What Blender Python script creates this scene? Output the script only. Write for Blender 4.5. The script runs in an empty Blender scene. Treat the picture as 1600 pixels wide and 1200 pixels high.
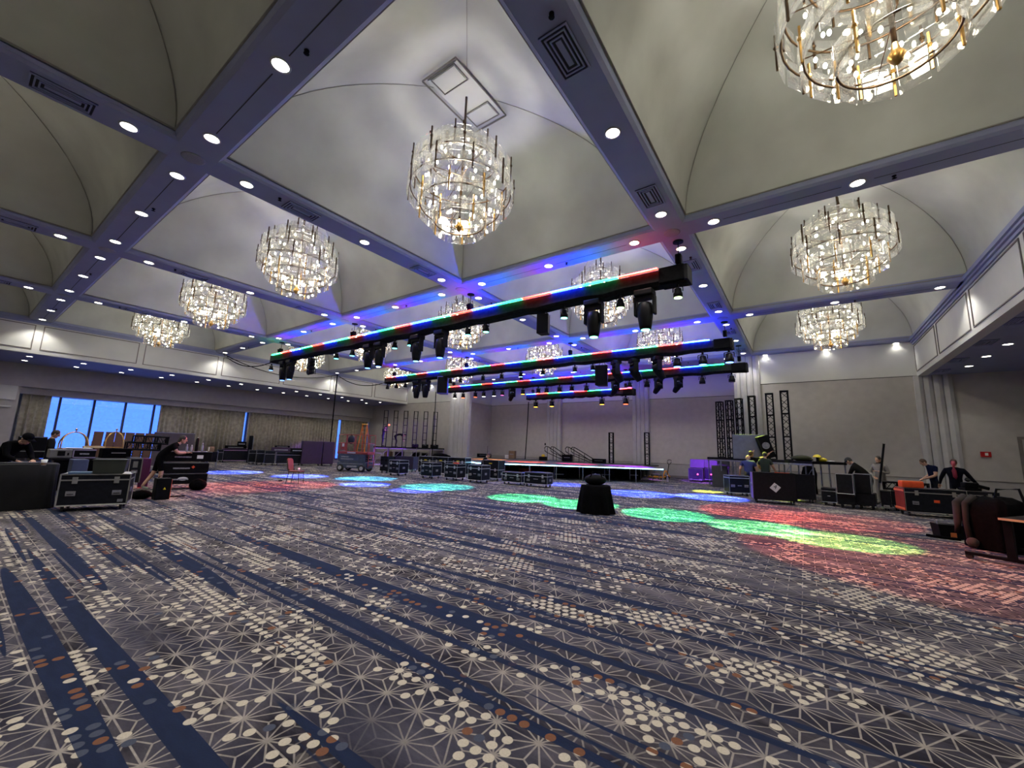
import bpy, bmesh, math, random
from mathutils import Vector, Matrix, Euler
random.seed(7)
sc = bpy.context.scene
C = sc.collection
R = math.radians
PI = math.pi
# ------------------------------------------------------------------ camera, world, exposure
YAW, PITCH, ROLL, FPX, EYE = .6238, .1572, .0330, 633.44, 1.62
_fw = Vector((-math.sin(YAW)*math.cos(PITCH), math.cos(YAW)*math.cos(PITCH), math.sin(PITCH)))
_rt0 = Vector((math.cos(YAW), math.sin(YAW), 0)); _up0 = _rt0.cross(_fw)
_rt = _rt0*math.cos(ROLL)+_up0*math.sin(ROLL); _up = -_rt0*math.sin(ROLL)+_up0*math.cos(ROLL)
cam_d = bpy.data.cameras.new('camera'); cam = bpy.data.objects.new('camera', cam_d); C.objects.link(cam)
cam_d.sensor_width = 36; cam_d.sensor_fit = 'HORIZONTAL'; cam_d.lens = FPX/1600*36
cam_d.clip_start = .05; cam_d.clip_end = 500
_m = Matrix.Identity(4)
for k in range(3):
    _m[k][0], _m[k][1], _m[k][2] = _rt[k], _up[k], -_fw[k]
_m[0][3], _m[1][3], _m[2][3] = 0, 0, EYE
cam.matrix_world = _m
sc.camera = cam
sc.view_settings.view_transform = 'Standard'; sc.view_settings.look = 'None'
sc.view_settings.gamma = 1; sc.view_settings.use_curve_mapping = False
sc.view_settings.exposure = 0.0
sc.cycles.use_denoising = True
sc.cycles.max_bounces = 6; sc.cycles.diffuse_bounces = 3; sc.cycles.glossy_bounces = 3
sc.cycles.transparent_max_bounces = 28; sc.cycles.sample_clamp_indirect = 4.0
sc.cycles.caustics_reflective = False; sc.cycles.caustics_refractive = False
# hazy blue dusk sky outside the window wall, slightly paler towards the horizon
w = bpy.data.worlds.new('sky'); sc.world = w; w.use_nodes = True
nt = w.node_tree; bg = nt.nodes['Background']
tc = nt.nodes.new('ShaderNodeTexCoord'); sx = nt.nodes.new('ShaderNodeSeparateXYZ'); cr = nt.nodes.new('ShaderNodeValToRGB')
nt.links.new(tc.outputs['Generated'], sx.inputs[0]); nt.links.new(sx.outputs['Z'], cr.inputs[0]); nt.links.new(cr.outputs[0], bg.inputs[0])
cr.color_ramp.elements[0].color = (.16, .46, 2.4, 1); cr.color_ramp.elements[1].color = (.11, .34, 2.2, 1)
bg.inputs[1].default_value = 1.1
P_CHAND, P_DOWN, P_AISLE = 175, 165, 70
LED_GAIN = 1.6; POOL_GAIN = 7.5

def ray(u, v):
    return _rt*((u-800)/FPX)+_up*((600-v)/FPX)+_fw
def P(u, v, z=None, x=None, y=None):
    """a world point on the sight line of a photo pixel at a known height, x or y"""
    d = ray(u, v)
    s = (z-EYE)/d.z if z is not None else (x/d.x if x is not None else y/d.y)
    return Vector((d.x*s, d.y*s, EYE+d.z*s))
# ------------------------------------------------------------------ materials
MATS = {}
def mat(name, col, rough=.6, metal=0., var=.12, scale=6., bump=0., spec=.5, emit=None, estr=0.):
    if name in MATS: return MATS[name]
    m = bpy.data.materials.new(name); m.use_nodes = True; t = m.node_tree; b = t.nodes['Principled BSDF']
    b.inputs['Roughness'].default_value = rough; b.inputs['Metallic'].default_value = metal
    b.inputs['Specular IOR Level'].default_value = spec
    g = t.nodes.new('ShaderNodeTexCoord'); n = t.nodes.new('ShaderNodeTexNoise'); n.inputs['Scale'].default_value = scale; n.inputs['Detail'].default_value = 4
    t.links.new(g.outputs['Object'], n.inputs['Vector'])
    r = t.nodes.new('ShaderNodeValToRGB'); r.color_ramp.elements[0].position = .3; r.color_ramp.elements[1].position = .7
    r.color_ramp.elements[0].color = (*[c*(1-var) for c in col], 1); r.color_ramp.elements[1].color = (*[min(1, c*(1+var)) for c in col], 1)
    t.links.new(n.outputs['Fac'], r.inputs[0]); t.links.new(r.outputs[0], b.inputs['Base Color'])
    if bump:
        q = t.nodes.new('ShaderNodeBump'); q.inputs['Strength'].default_value = bump; q.inputs['Distance'].default_value = .01
        t.links.new(n.outputs['Fac'], q.inputs['Height']); t.links.new(q.outputs[0], b.inputs['Normal'])
    if emit:
        b.inputs['Emission Color'].default_value = (*emit, 1); b.inputs['Emission Strength'].default_value = estr
    MATS[name] = m
    return m
def glow(name, col, s, sample=True):
    if name in MATS: return MATS[name]
    m = mat(name, (.8, .8, .8), emit=col, estr=s)
    if not sample: m.cycles.emission_sampling = 'NONE'
    return m
def glass_mat(name, tint, clear, gloss_rough=.06, frost=.5):
    m = bpy.data.materials.new(name); m.use_nodes = True; t = m.node_tree; t.nodes.clear(); N = t.nodes.new; L = t.links.new
    o = N('ShaderNodeOutputMaterial'); tr = N('ShaderNodeBsdfTransparent'); tr.inputs[0].default_value = (*tint, 1)
    gl = N('ShaderNodeBsdfGlossy'); gl.inputs['Roughness'].default_value = gloss_rough; gl.inputs[0].default_value = (1, 1, 1, 1)
    tl = N('ShaderNodeBsdfTranslucent'); tl.inputs[0].default_value = (*tint, 1)
    df = N('ShaderNodeBsdfDiffuse'); df.inputs[0].default_value = (*tint, 1)
    m0 = N('ShaderNodeMixShader'); m0.inputs[0].default_value = .4; L(tl.outputs[0], m0.inputs[1]); L(df.outputs[0], m0.inputs[2])
    m1 = N('ShaderNodeMixShader'); m1.inputs[0].default_value = frost; L(gl.outputs[0], m1.inputs[1]); L(m0.outputs[0], m1.inputs[2])
    lw = N('ShaderNodeLayerWeight'); lw.inputs[0].default_value = .25
    gc = N('ShaderNodeTexCoord'); nz = N('ShaderNodeTexNoise'); nz.inputs['Scale'].default_value = 9; L(gc.outputs['Object'], nz.inputs['Vector'])
    mm = N('ShaderNodeMath'); mm.operation = 'MULTIPLY_ADD'; mm.inputs[1].default_value = .25; mm.inputs[2].default_value = 1-clear-.1; L(nz.outputs['Fac'], mm.inputs[0])
    ad = N('ShaderNodeMath'); ad.operation = 'MULTIPLY_ADD'; ad.inputs[1].default_value = .35; ad.use_clamp = True
    L(lw.outputs['Fresnel'], ad.inputs[0]); L(mm.outputs[0], ad.inputs[2])
    m2 = N('ShaderNodeMixShader'); L(ad.outputs[0], m2.inputs[0]); L(tr.outputs[0], m2.inputs[1]); L(m1.outputs[0], m2.inputs[2]); L(m2.outputs[0], o.inputs[0])
    MATS[name] = m
    return m
PLASTER = mat('vault_plaster', (.56, .57, .52), .85, var=.10, scale=.9, bump=.05)
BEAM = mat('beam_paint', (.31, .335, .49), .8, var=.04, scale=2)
CREAM = mat('upper_wall_cream', (.66, .66, .61), .8, var=.04, scale=1.2)
BEIGE = mat('wall_beige_fabric', (.50, .47, .43), .9, var=.06, scale=3)
BEIGE2 = mat('wainscot_taupe', (.42, .40, .38), .85, var=.05, scale=4)
GROOVE = mat('dark_groove', (.05, .05, .05), .8, var=.1)
MOULD = mat('panel_moulding_taupe', (.20, .18, .16), .6, var=.1)
PILAST = mat('fluted_pilaster_grey', (.50, .49, .48), .7, var=.06, scale=3)
BRONZE = mat('dark_bronze', (.10, .06, .03), .35, .8, var=.25, scale=14)
GOLD = mat('warm_brass', (.55, .33, .10), .3, .9, var=.15, scale=12)
BLACK = mat('satin_black', (.004, .004, .005), .55, var=.3, scale=10, spec=.09)
MATTE = mat('matte_black_cloth', (.003, .003, .0035), .95, var=.4, scale=20, spec=.03)
CASEB = mat('black_laminate', (.007, .008, .012), .4, var=.3, scale=12, spec=.2)
ALU = mat('aluminium_edge', (.58, .60, .64), .38, .6, var=.15, scale=18)
STEEL = mat('grey_steel', (.32, .33, .36), .4, .8, var=.2, scale=14)
RUBBER = mat('black_rubber', (.015, .015, .015), .8, var=.2)
WHITE = mat('white_paper', (.8, .8, .8), .7, var=.04)
# ------------------------------------------------------------------ mesh helpers
class MB:
    def __init__(s): s.v, s.f, s.mi = [], [], []
    def add(s, vs, fs, m=0):
        b = len(s.v); s.v += [tuple(p) for p in vs]; s.f += [tuple(i+b for i in q) for q in fs]; s.mi += [m]*len(fs); return s
    def box(s, c, d, rot=None, m=0, top=1.0):
        x, y, z = d[0]/2, d[1]/2, d[2]/2
        vs = [Vector((a*x*(top if k > 0 else 1), b*y*(top if k > 0 else 1), k*z)) for k in (-1, 1) for a, b in ((-1, -1), (1, -1), (1, 1), (-1, 1))]
        if rot is not None:
            M = rot if isinstance(rot, Matrix) else Euler(rot).to_matrix(); vs = [M @ p for p in vs]
        return s.add([p+Vector(c) for p in vs], [(3, 2, 1, 0), (4, 5, 6, 7), (0, 1, 5, 4), (1, 2, 6, 5), (2, 3, 7, 6), (3, 0, 4, 7)], m)
    def bb(s, x0, y0, z0, x1, y1, z1, m=0): return s.box(((x0+x1)/2, (y0+y1)/2, (z0+z1)/2), (x1-x0, y1-y0, z1-z0), None, m)
    def rbox(s, c, d, bev=.02, rot=None, m=0):
        """box with chamfered edges"""
        bm = bmesh.new(); bmesh.ops.create_cube(bm, size=1)
        for q in bm.verts: q.co = Vector((q.co.x*d[0], q.co.y*d[1], q.co.z*d[2]))
        bmesh.ops.bevel(bm, geom=bm.edges[:], offset=bev, segments=2, affect='EDGES', profile=.6)
        M = (rot if isinstance(rot, Matrix) else Euler(rot).to_matrix()) if rot is not None else Matrix.Identity(3)
        bm.verts.index_update()
        s.add([M @ q.co+Vector(c) for q in bm.verts], [[q.index for q in f.verts] for f in bm.faces], m); bm.free(); return s
    def wire(s, d, t, c=(0, 0, 0), m=0):
        """the twelve edge bars of a box as one connected frame"""
        bm = bmesh.new(); bmesh.ops.create_cube(bm, size=1)
        for q in bm.verts: q.co = Vector((q.co.x*d[0], q.co.y*d[1], q.co.z*d[2]))
        bmesh.ops.wireframe(bm, faces=bm.faces[:], thickness=t, use_replace=True, use_even_offset=True, use_boundary=False)
        bm.verts.index_update()
        s.add([q.co+Vector(c) for q in bm.verts], [[q.index for q in f.verts] for f in bm.faces], m); bm.free(); return s
    def cyl(s, p0, p1, r0, r1=None, n=10, m=0): return s.tube([p0, p1], [r0, r0 if r1 is None else r1], n, m)
    def tube(s, path, r, n=6, m=0, closed=False):
        path = [Vector(p) for p in path]; K = len(path); rr = r if isinstance(r, (list, tuple)) else [r]*K
        vs, fs = [], []; ref = None
        for i, p in enumerate(path):
            if closed: t = path[(i+1) % K]-path[i-1]
            else: t = path[min(i+1, K-1)]-path[max(i-1, 0)]
            if t.length < 1e-9: t = Vector((0, 0, 1))
            t.normalize()
            if ref is None: ref = Vector((0, 0, 1)) if abs(t.z) < .9 else Vector((1, 0, 0))
            a = t.cross(ref)
            if a.length < 1e-4: a = t.orthogonal()
            a.normalize(); b = t.cross(a)
            if not closed: ref = -b if False else ref
            for k in range(n):
                q = 2*PI*k/n; vs.append(p+a*(math.cos(q)*rr[i])+b*(math.sin(q)*rr[i]))
        for i in range(K if closed else K-1):
            j = (i+1) % K
            for k in range(n): fs.append((i*n+k, j*n+k, j*n+(k+1) % n, i*n+(k+1) % n))
        if not closed: fs += [tuple(range(n)), tuple(range((K-1)*n, K*n))[::-1]]
        return s.add(vs, fs, m)
    def lathe(s, prof, n=16, o=(0, 0, 0), M=None, m=0, caps=True):
        vs, fs = [], []; o = Vector(o)
        for r, z in prof:
            for k in range(n):
                q = 2*PI*k/n; p = Vector((r*math.cos(q), r*math.sin(q), z)); vs.append((M @ p if M else p)+o)
        for i in range(len(prof)-1):
            for k in range(n): fs.append((i*n+k, i*n+(k+1) % n, (i+1)*n+(k+1) % n, (i+1)*n+k))
        if caps: fs += [tuple(range(n))[::-1], tuple(range((len(prof)-1)*n, len(prof)*n))]
        return s.add(vs, fs, m)
    def sph(s, c, r, nu=12, nv=8, m=0):
        r = r if isinstance(r, (list, tuple)) else (r, r, r); vs, fs = [], []
        for j in range(nv+1):
            t = PI*j/nv; e = max(math.sin(t), .001)
            for k in range(nu):
                q = 2*PI*k/nu; vs.append((c[0]+r[0]*e*math.cos(q), c[1]+r[1]*e*math.sin(q), c[2]+r[2]*math.cos(t)))
        for j in range(nv):
            for k in range(nu): fs.append((j*nu+k, (j+1)*nu+k, (j+1)*nu+(k+1) % nu, j*nu+(k+1) % nu))
        return s.add(vs, fs, m)
    def prism(s, poly, z0, z1, m=0):
        n = len(poly); vs = [(x, y, z0) for x, y in poly]+[(x, y, z1) for x, y in poly]
        return s.add(vs, [tuple(range(n))[::-1], tuple(range(n, 2*n))]+[(i, (i+1) % n, n+(i+1) % n, n+i) for i in range(n)], m)
    def extr(s, prof, p0, p1, ax, ay, m=0):
        """2-D profile (a along ax, b along ay) swept straight from p0 to p1"""
        ax, ay, p0, p1 = Vector(ax), Vector(ay), Vector(p0), Vector(p1); n = len(prof)
        vs = [p+ax*a+ay*b for p in (p0, p1) for a, b in prof]
        return s.add(vs, [tuple(range(n)), tuple(range(n, 2*n))[::-1]]+[(i, n+i, n+(i+1) % n, (i+1) % n) for i in range(n)], m)
    def frame(s, o, ax, ay, w, h, t, dep, m=0):
        """picture-frame moulding: rectangle w x h in plane (ax, ay) from corner o, bar t, depth dep towards the normal"""
        o, ax, ay = Vector(o), Vector(ax), Vector(ay); nn = ax.cross(ay)
        vs = []
        for k in (0, dep):
            for e in (0, t):
                for a, b in ((e, e), (w-e, e), (w-e, h-e), (e, h-e)): vs.append(o+ax*a+ay*b+nn*k)
        fs = []
        for i in range(4):
            j = (i+1) % 4
            fs += [(i, j, 4+j, 4+i), (8+i, 12+i, 12+j, 8+j), (i, 8+i, 8+j, j), (4+i, 4+j, 12+j, 12+i)]
        return s.add(vs, fs, m)
    def mesh(s, name, mats, smooth=False):
        me = bpy.data.meshes.new(name); me.from_pydata(s.v, [], s.f)
        for q in (mats if isinstance(mats, (list, tuple)) else [mats]): me.materials.append(q)
        if any(s.mi): me.polygons.foreach_set('material_index', s.mi)
        if smooth: me.polygons.foreach_set('use_smooth', [True]*len(s.f))
        bm = bmesh.new(); bm.from_mesh(me); bmesh.ops.recalc_face_normals(bm, faces=bm.faces[:]); bm.to_mesh(me); bm.free()
        me.update(); return me
    def build(s, name, mats, parent=None, smooth=False, loc=(0, 0, 0), rot=(0, 0, 0)):
        return put(s.mesh(name, mats, smooth), name, parent, loc, rot)
KIDS = {}
def put(me, name, parent=None, loc=(0, 0, 0), rot=(0, 0, 0)):
    o = bpy.data.objects.new(name, me); C.objects.link(o); o.location = loc; o.rotation_euler = rot
    if parent is not None: o.parent = parent; KIDS.setdefault(parent.name, []).append(o)
    return o
def tag(o, label, cat, group=None):
    o['label'] = label; o['category'] = cat
    if group: o['group'] = group
    return o
def struct(o): o['kind'] = 'structure'; return o
def thing(name, label, cat, loc=(0, 0, 0), rz=0., group=None):
    o = bpy.data.objects.new(name, None); C.objects.link(o); o.location = loc; o.rotation_euler = (0, 0, rz); o.empty_display_size = .2
    return tag(o, label, cat, group)
def holder(name):
    o = bpy.data.objects.new(name, None); C.objects.link(o); return struct(o)
def dup(root, loc, rz=None, label=None, group=None, swap=None, parent=None):
    r = root.copy(); C.objects.link(r); r.location = loc
    if rz is not None: r.rotation_euler = (0, 0, rz)
    if label: r['label'] = label
    if group: r['group'] = group
    for ch in KIDS.get(root.name, []):
        c = ch.copy(); C.objects.link(c); c.parent = r; KIDS.setdefault(r.name, []).append(c)
        for g in KIDS.get(ch.name, []):
            d = g.copy(); C.objects.link(d); d.parent = c; KIDS.setdefault(c.name, []).append(d)
    return r
def lamp(name, kind, loc, power, col, parent=None, rot=None, **kw):
    d = bpy.data.lights.new(name, kind); d.energy = power; d.color = col
    for k, q in kw.items(): setattr(d, k, q)
    o = bpy.data.objects.new(name, d); C.objects.link(o); o.location = loc
    if rot is not None: o.rotation_euler = rot
    if parent is not None: o.parent = parent
    return o
def aim(frm, to): return (Vector(to)-Vector(frm)).to_track_quat('-Z', 'Y').to_euler()
# ------------------------------------------------------------------ room grid (metres)
ORD = 'first second third fourth fifth sixth seventh eighth ninth tenth eleventh twelfth thirteenth fourteenth fifteenth sixteenth seventeenth eighteenth nineteenth twentieth'.split()
HB = EYE+5.45                       # underside of the ceiling beams
GX = [-30.79, -23.68, -16.57, -9.46, -2.35, 4.76]     # beam lines running away to the stage wall
GY = [-13.41, -5.64, 2.12, 9.89, 17.65, 25.41]        # beam lines running across
ZA = EYE+3.84                       # underside of the side-aisle ceilings
XBL, XBR = -30.45, 4.39             # bulkhead faces
YB, YR = 25.41, 29.65               # stage wall, back of the stage recess
XRL, XRR = -23.6, -3.0              # recess jambs
XW = -35.7                          # header face above the curtains
# ------------------------------------------------------------------ carpet (flat woven print)
def carpet():
    m = bpy.data.materials.new('patterned_carpet'); m.use_nodes = True; t = m.node_tree; b = t.nodes['Principled BSDF']
    b.inputs['Roughness'].default_value = .95; b.inputs['Specular IOR Level'].default_value = .12
    L = t.links.new
    def sk(n, i, v):
        if v is None: return
        if hasattr(v, 'is_linked') or hasattr(v, 'links'): L(v, n.inputs[i])
        else: n.inputs[i].default_value = v
    def F(op, a, b2=None, c=None, clamp=False):
        n = t.nodes.new('ShaderNodeMath'); n.operation = op; n.use_clamp = clamp
        sk(n, 0, a); sk(n, 1, b2); sk(n, 2, c); return n.outputs[0]
    def XYZ(x, y, z=0.):
        n = t.nodes.new('ShaderNodeCombineXYZ'); sk(n, 0, x); sk(n, 1, y); sk(n, 2, z); return n.outputs[0]
    def noise(v, s, det=0., rough=.5):
        n = t.nodes.new('ShaderNodeTexNoise'); n.inputs['Scale'].default_value = s; n.inputs['Detail'].default_value = det; n.inputs['Roughness'].default_value = rough
        L(v, n.inputs['Vector']); return n.outputs['Fac']
    def white(v):
        n = t.nodes.new('ShaderNodeTexWhiteNoise'); L(v, n.inputs['Vector']); return n.outputs['Value']
    def mix(f, a, c):
        n = t.nodes.new('ShaderNodeMix'); n.data_type = 'RGBA'; sk(n, 0, f)
        for i, q in ((6, a), (7, c)):
            if isinstance(q, tuple): n.inputs[i].default_value = (*q, 1)
            else: L(q, n.inputs[i])
        return n.outputs[2]
    def step(v, lo, hi):   # 0 below lo, 1 above hi
        return F('DIVIDE', F('SUBTRACT', v, lo), hi-lo, clamp=True)
    g = t.nodes.new('ShaderNodeNewGeometry'); s = t.nodes.new('ShaderNodeSeparateXYZ'); L(g.outputs['Position'], s.inputs[0]); x, y = s.outputs[0], s.outputs[1]
    def lattice(px, py, w, h, kx):
        """nearest point of a centred lattice (cell w x h); returns offset in metres and the point"""
        def one(ox, oy):
            ax = F('ADD', F('DIVIDE', F('SUBTRACT', px, ox), w), 0.); ay = F('DIVIDE', F('SUBTRACT', py, oy), h)
            rx, ry = F('ROUND', ax), F('ROUND', ay)
            dx = F('MULTIPLY', F('SUBTRACT', ax, rx), w*kx); dy = F('MULTIPLY', F('SUBTRACT', ay, ry), h)
            return dx, dy, F('ADD', F('MULTIPLY', dx, dx), F('MULTIPLY', dy, dy))
        a, c = one(-2.05, 1.51), one(-2.05+w/2, 1.51+h/2)
        k = F('LESS_THAN', a[2], c[2])
        sel = lambda p, q: F('ADD', F('MULTIPLY', p, k), F('MULTIPLY', q, F('SUBTRACT', 1., k)))
        return sel(a[0], c[0]), sel(a[1], c[1]), F('SQRT', F('MINIMUM', a[2], c[2]))
    # stars of twelve rays on a .295 x .455 lattice
    kx = .455/1.7320508/.295
    dx, dy, r = lattice(x, y, .295, .455, kx)
    ang = F('DIVIDE', F('ARCTAN2', dy, dx), PI/6)
    fold = F('MULTIPLY', F('ABSOLUTE', F('SUBTRACT', ang, F('ROUND', ang))), PI/6)
    dist = F('MULTIPLY', r, F('SINE', fold))
    line = F('SUBTRACT', 1., step(dist, .0035, .0065))
    blob = F('SUBTRACT', 1., step(r, .016, .026))
    star = F('MAXIMUM', line, blob)
    fade = step(noise(XYZ(F('MULTIPLY', x, .55), F('MULTIPLY', y, .9)), 1., 2.), .30, .46)
    worn = F('MULTIPLY_ADD', noise(XYZ(x, y), 14., 2.), .9, .3, clamp=True)
    star = F('MULTIPLY', F('MULTIPLY', star, fade), worn)
    # long navy bands
    b1 = noise(XYZ(F('MULTIPLY', x, .10), F('MULTIPLY', y, 4.4), 3.), 1., 0.)
    b2 = noise(XYZ(F('MULTIPLY', x, .22), F('MULTIPLY', y, 8.5), 9.), 1., 0.)
    band = F('MAXIMUM', step(b1, .615, .622), step(b2, .66, .668))
    # ground: aubergine / taupe / slate patches drawn out along the bands
    gA = step(noise(XYZ(F('MULTIPLY', x, .7), F('MULTIPLY', y, 2.2), 1.), 1.4, 5., .65), .40, .66)
    gB = step(noise(XYZ(F('MULTIPLY', x, .35), F('MULTIPLY', y, 3.5), 5.), 1., 3.), .42, .62)
    pile = noise(XYZ(x, y), 90., 2.)
    ground = mix(gA, (.016, .013, .018), (.125, .112, .122))
    ground = mix(F('MULTIPLY', gB, .55), ground, (.042, .044, .070))
    col = mix(F('MULTIPLY', star, .92), ground, (.44, .39, .32))
    navy = mix(noise(XYZ(F('MULTIPLY', x, 1.5), F('MULTIPLY', y, 6.)), 3., 3.), (.006, .011, .030), (.016, .028, .070))
    col = mix(band, col, navy)
    # dots on a .09 x .17 lattice, in drifts
    ex, ey, er = lattice(x, y, .090, .170, 1.)
    cx, cy = F('SUBTRACT', x, ex), F('SUBTRACT', y, ey)
    cid = XYZ(F('ROUND', F('MULTIPLY', cx, 200.)), F('ROUND', F('MULTIPLY', cy, 200.)))
    w1 = white(cid); w2 = white(XYZ(F('ADD', F('ROUND', F('MULTIPLY', cx, 200.)), 37.), F('ROUND', F('MULTIPLY', cy, 200.))))
    dens = noise(XYZ(F('MULTIPLY', cx, .9), F('MULTIPLY', cy, 1.9), 2.), 1.0, 2., .6)
    on = step(F('ADD', dens, F('MULTIPLY', w1, .20)), .655, .66)
    dot = F('MULTIPLY', F('SUBTRACT', 1., step(er, .030, .034)), on)
    rust = F('GREATER_THAN', F('ADD', w2, F('MULTIPLY', band, .40)), .965)
    slate = F('LESS_THAN', F('SUBTRACT', w2, F('MULTIPLY', band, .32)), .03)
    dcol = mix(rust, (.60, .53, .40), (.20, .085, .04)); dcol = mix(slate, dcol, (.07, .08, .11))
    col = mix(dot, col, dcol)
    col = mix(F('MULTIPLY_ADD', pile, .5, .0), col, mix(.75, col, (.02, .02, .02)))
    L(col, b.inputs['Base Color'])
    bp = t.nodes.new('ShaderNodeBump'); bp.inputs['Strength'].default_value = .25; bp.inputs['Distance'].default_value = .006; L(pile, bp.inputs['Height']); L(bp.outputs[0], b.inputs['Normal'])
    return m
CARPET = carpet()
struct(MB().bb(-37.2, -13.7, -.1, 9.6, YR+.2, 0).build('floor', CARPET))
# ------------------------------------------------------------------ ceiling: beams, coved coffers, mouldings
ceil_o = holder('ceiling')
HW = .41
prof = [(-HW, .40), (-HW, .10), (-HW+.03, .04), (-HW+.09, 0), (HW-.09, 0), (HW-.03, .04), (HW, .10), (HW, .40)]
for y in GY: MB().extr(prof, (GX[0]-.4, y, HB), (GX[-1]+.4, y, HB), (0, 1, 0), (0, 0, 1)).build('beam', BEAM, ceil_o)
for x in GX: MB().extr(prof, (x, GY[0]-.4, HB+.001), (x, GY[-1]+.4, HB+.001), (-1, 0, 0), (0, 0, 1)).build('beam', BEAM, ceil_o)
# narrow slots along the beam centres, between the downlights
for j, y in enumerate(GY[1:], 1):
    for i in range(5):
        a, b_ = GX[i]+1.15, GX[i+1]-1.15; mid = (a+b_)/2
        for p0, p1 in ((a, mid-.25), (mid+.25, b_)):
            MB().bb(p0, y-.008, HB-.003, p1, y+.008, HB+.01).build('slot', GROOVE, ceil_o)
RISE, NL = 2.62, 18
ca, cb = (GX[1]-GX[0])/2-HW, (GY[1]-GY[0])/2-HW
rs = [math.cos(PI/2*k/NL) for k in range(NL)]+[.03]
zz = [HB+.12+RISE*math.sqrt(max(0, 1-r*r)) for r in rs]
def vault_mesh():
    vs, fs = [], []
    for s_ in range(4):
        base = len(vs)
        for r, z in zip(rs, zz):
            k = [(-ca*r, -cb*r), (ca*r, -cb*r), (ca*r, cb*r), (-ca*r, cb*r)]
            vs += [(*k[s_], z), (*k[(s_+1) % 4], z)]
        fs += [(base+2*q, base+2*q+1, base+2*q+3, base+2*q+2) for q in range(len(rs)-1)]
    e = len(vs); r, z = rs[-1], zz[-1]; vs += [(-ca*r, -cb*r, z), (ca*r, -cb*r, z), (ca*r, cb*r, z), (-ca*r, cb*r, z)]; fs.append((e, e+1, e+2, e+3))
    me = bpy.data.meshes.new('coffer'); me.from_pydata(vs, [], fs); me.materials.append(PLASTER); me.polygons.foreach_set('use_smooth', [True]*len(fs)); me.update()
    return me
VM = vault_mesh()
def crease_mesh(a, b):
    return MB().tube([(a*ca*r*.995, b*cb*r*.995, z-.008) for r, z in zip(rs[:-1], zz[:-1])], .007, 5).mesh('crease_moulding', MOULD2)
MOULD2 = mat('cove_line_grey', (.30, .29, .26), .7, var=.1)
CRM = [crease_mesh(a, b) for a in (-1, 1) for b in (-1, 1)]
CVM = MB().frame((-ca, -cb, HB+.125), (1, 0, 0), (0, 1, 0), 2*ca, 2*cb, .03, .02).mesh('cove_moulding', MOULD2)
LIPM = MB().frame((-ca-.02, -cb-.02, HB+.10), (1, 0, 0), (0, 1, 0), 2*ca+.04, 2*cb+.04, .02, .03).mesh('cove_lip', BEAM)
def cell(i, j): return Vector(((GX[i+3]+GX[i+4])/2, (GY[j+2]+GY[j+3])/2, 0))
for i in range(-3, 2):
    for j in range(-2, 3):
        c = cell(i, j)
        put(VM, 'coffer', ceil_o, c); put(CVM, 'cove_moulding', ceil_o, c); put(LIPM, 'cove_lip', ceil_o, c)
        if j >= -1:
            for q in CRM: put(q, 'crease_moulding', ceil_o, c)
c = cell(0, 0)
MB().frame((c.x-.52, c.y-.90, HB+2.60), (1, 0, 0), (0, 1, 0), 1.02, 1.80, .012, -.05).build('access_frame', MOULD2, ceil_o)
MB().bb(c.x-.45, c.y-.80, HB+2.62, c.x+.45, c.y+.80, HB+2.66).build('access_panel', PLASTER, ceil_o)
for s_ in (-1, 1):
    MB().bb(c.x-.32, c.y+s_*.57-.19, HB+2.60, c.x+.32, c.y+s_*.57+.19, HB+2.63).build('grille', PLASTER, ceil_o)
    MB().frame((c.x-.36, c.y+s_*.57-.23, HB+2.615), (1, 0, 0), (0, 1, 0), .72, .46, .012, -.03).build('grille_frame', MOULD2, ceil_o)
MB().bb(-31.5, -14, HB+2.9, 5.5, YR+.4, HB+3.0).build('roof_slab', BEAM, ceil_o)
MB().bb(XRL-.3, YB+.35, HB, XRR+.3, YR+.2, HB+.12).build('recess_soffit', BEAM, ceil_o)
# side aisles
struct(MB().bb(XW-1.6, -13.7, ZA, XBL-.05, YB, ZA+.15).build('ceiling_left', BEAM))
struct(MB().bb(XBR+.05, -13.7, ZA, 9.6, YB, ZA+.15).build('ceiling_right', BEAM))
def bulkhead(name, x, sgn, y0s, step_):
    o = struct(MB().bb(min(x, x-sgn*.3), -13.4, ZA-.02, max(x, x-sgn*.3), YB, HB+.6).build(name, CREAM))
    y = y0s
    while y < YB-1:
        # two framed panels to each bay
        h = 1.20; z = EYE+4.03
        if sgn > 0: MB().frame((x, y+.13, z), (0, 1, 0), (0, 0, 1), step_-.26, h, .035, .025).build('panel_moulding', MOULD, o)
        else: MB().frame((x, y+step_-.13, z), (0, -1, 0), (0, 0, 1), step_-.26, h, .035, .025).build('panel_moulding', MOULD, o)
        y += step_
    for k, (zz_, dd, hh) in enumerate(((HB-.16, .05, .10), (HB-.07, .11, .09), (HB+.0, .17, .12))):
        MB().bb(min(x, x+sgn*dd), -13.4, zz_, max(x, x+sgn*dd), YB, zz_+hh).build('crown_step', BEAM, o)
    return o
bulkhead('wall_upper_left', XBL, 1, GY[1]+.02, 3.882)
bulkhead('wall_upper_right', XBR, -1, GY[1]+.02, 3.882)
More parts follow.
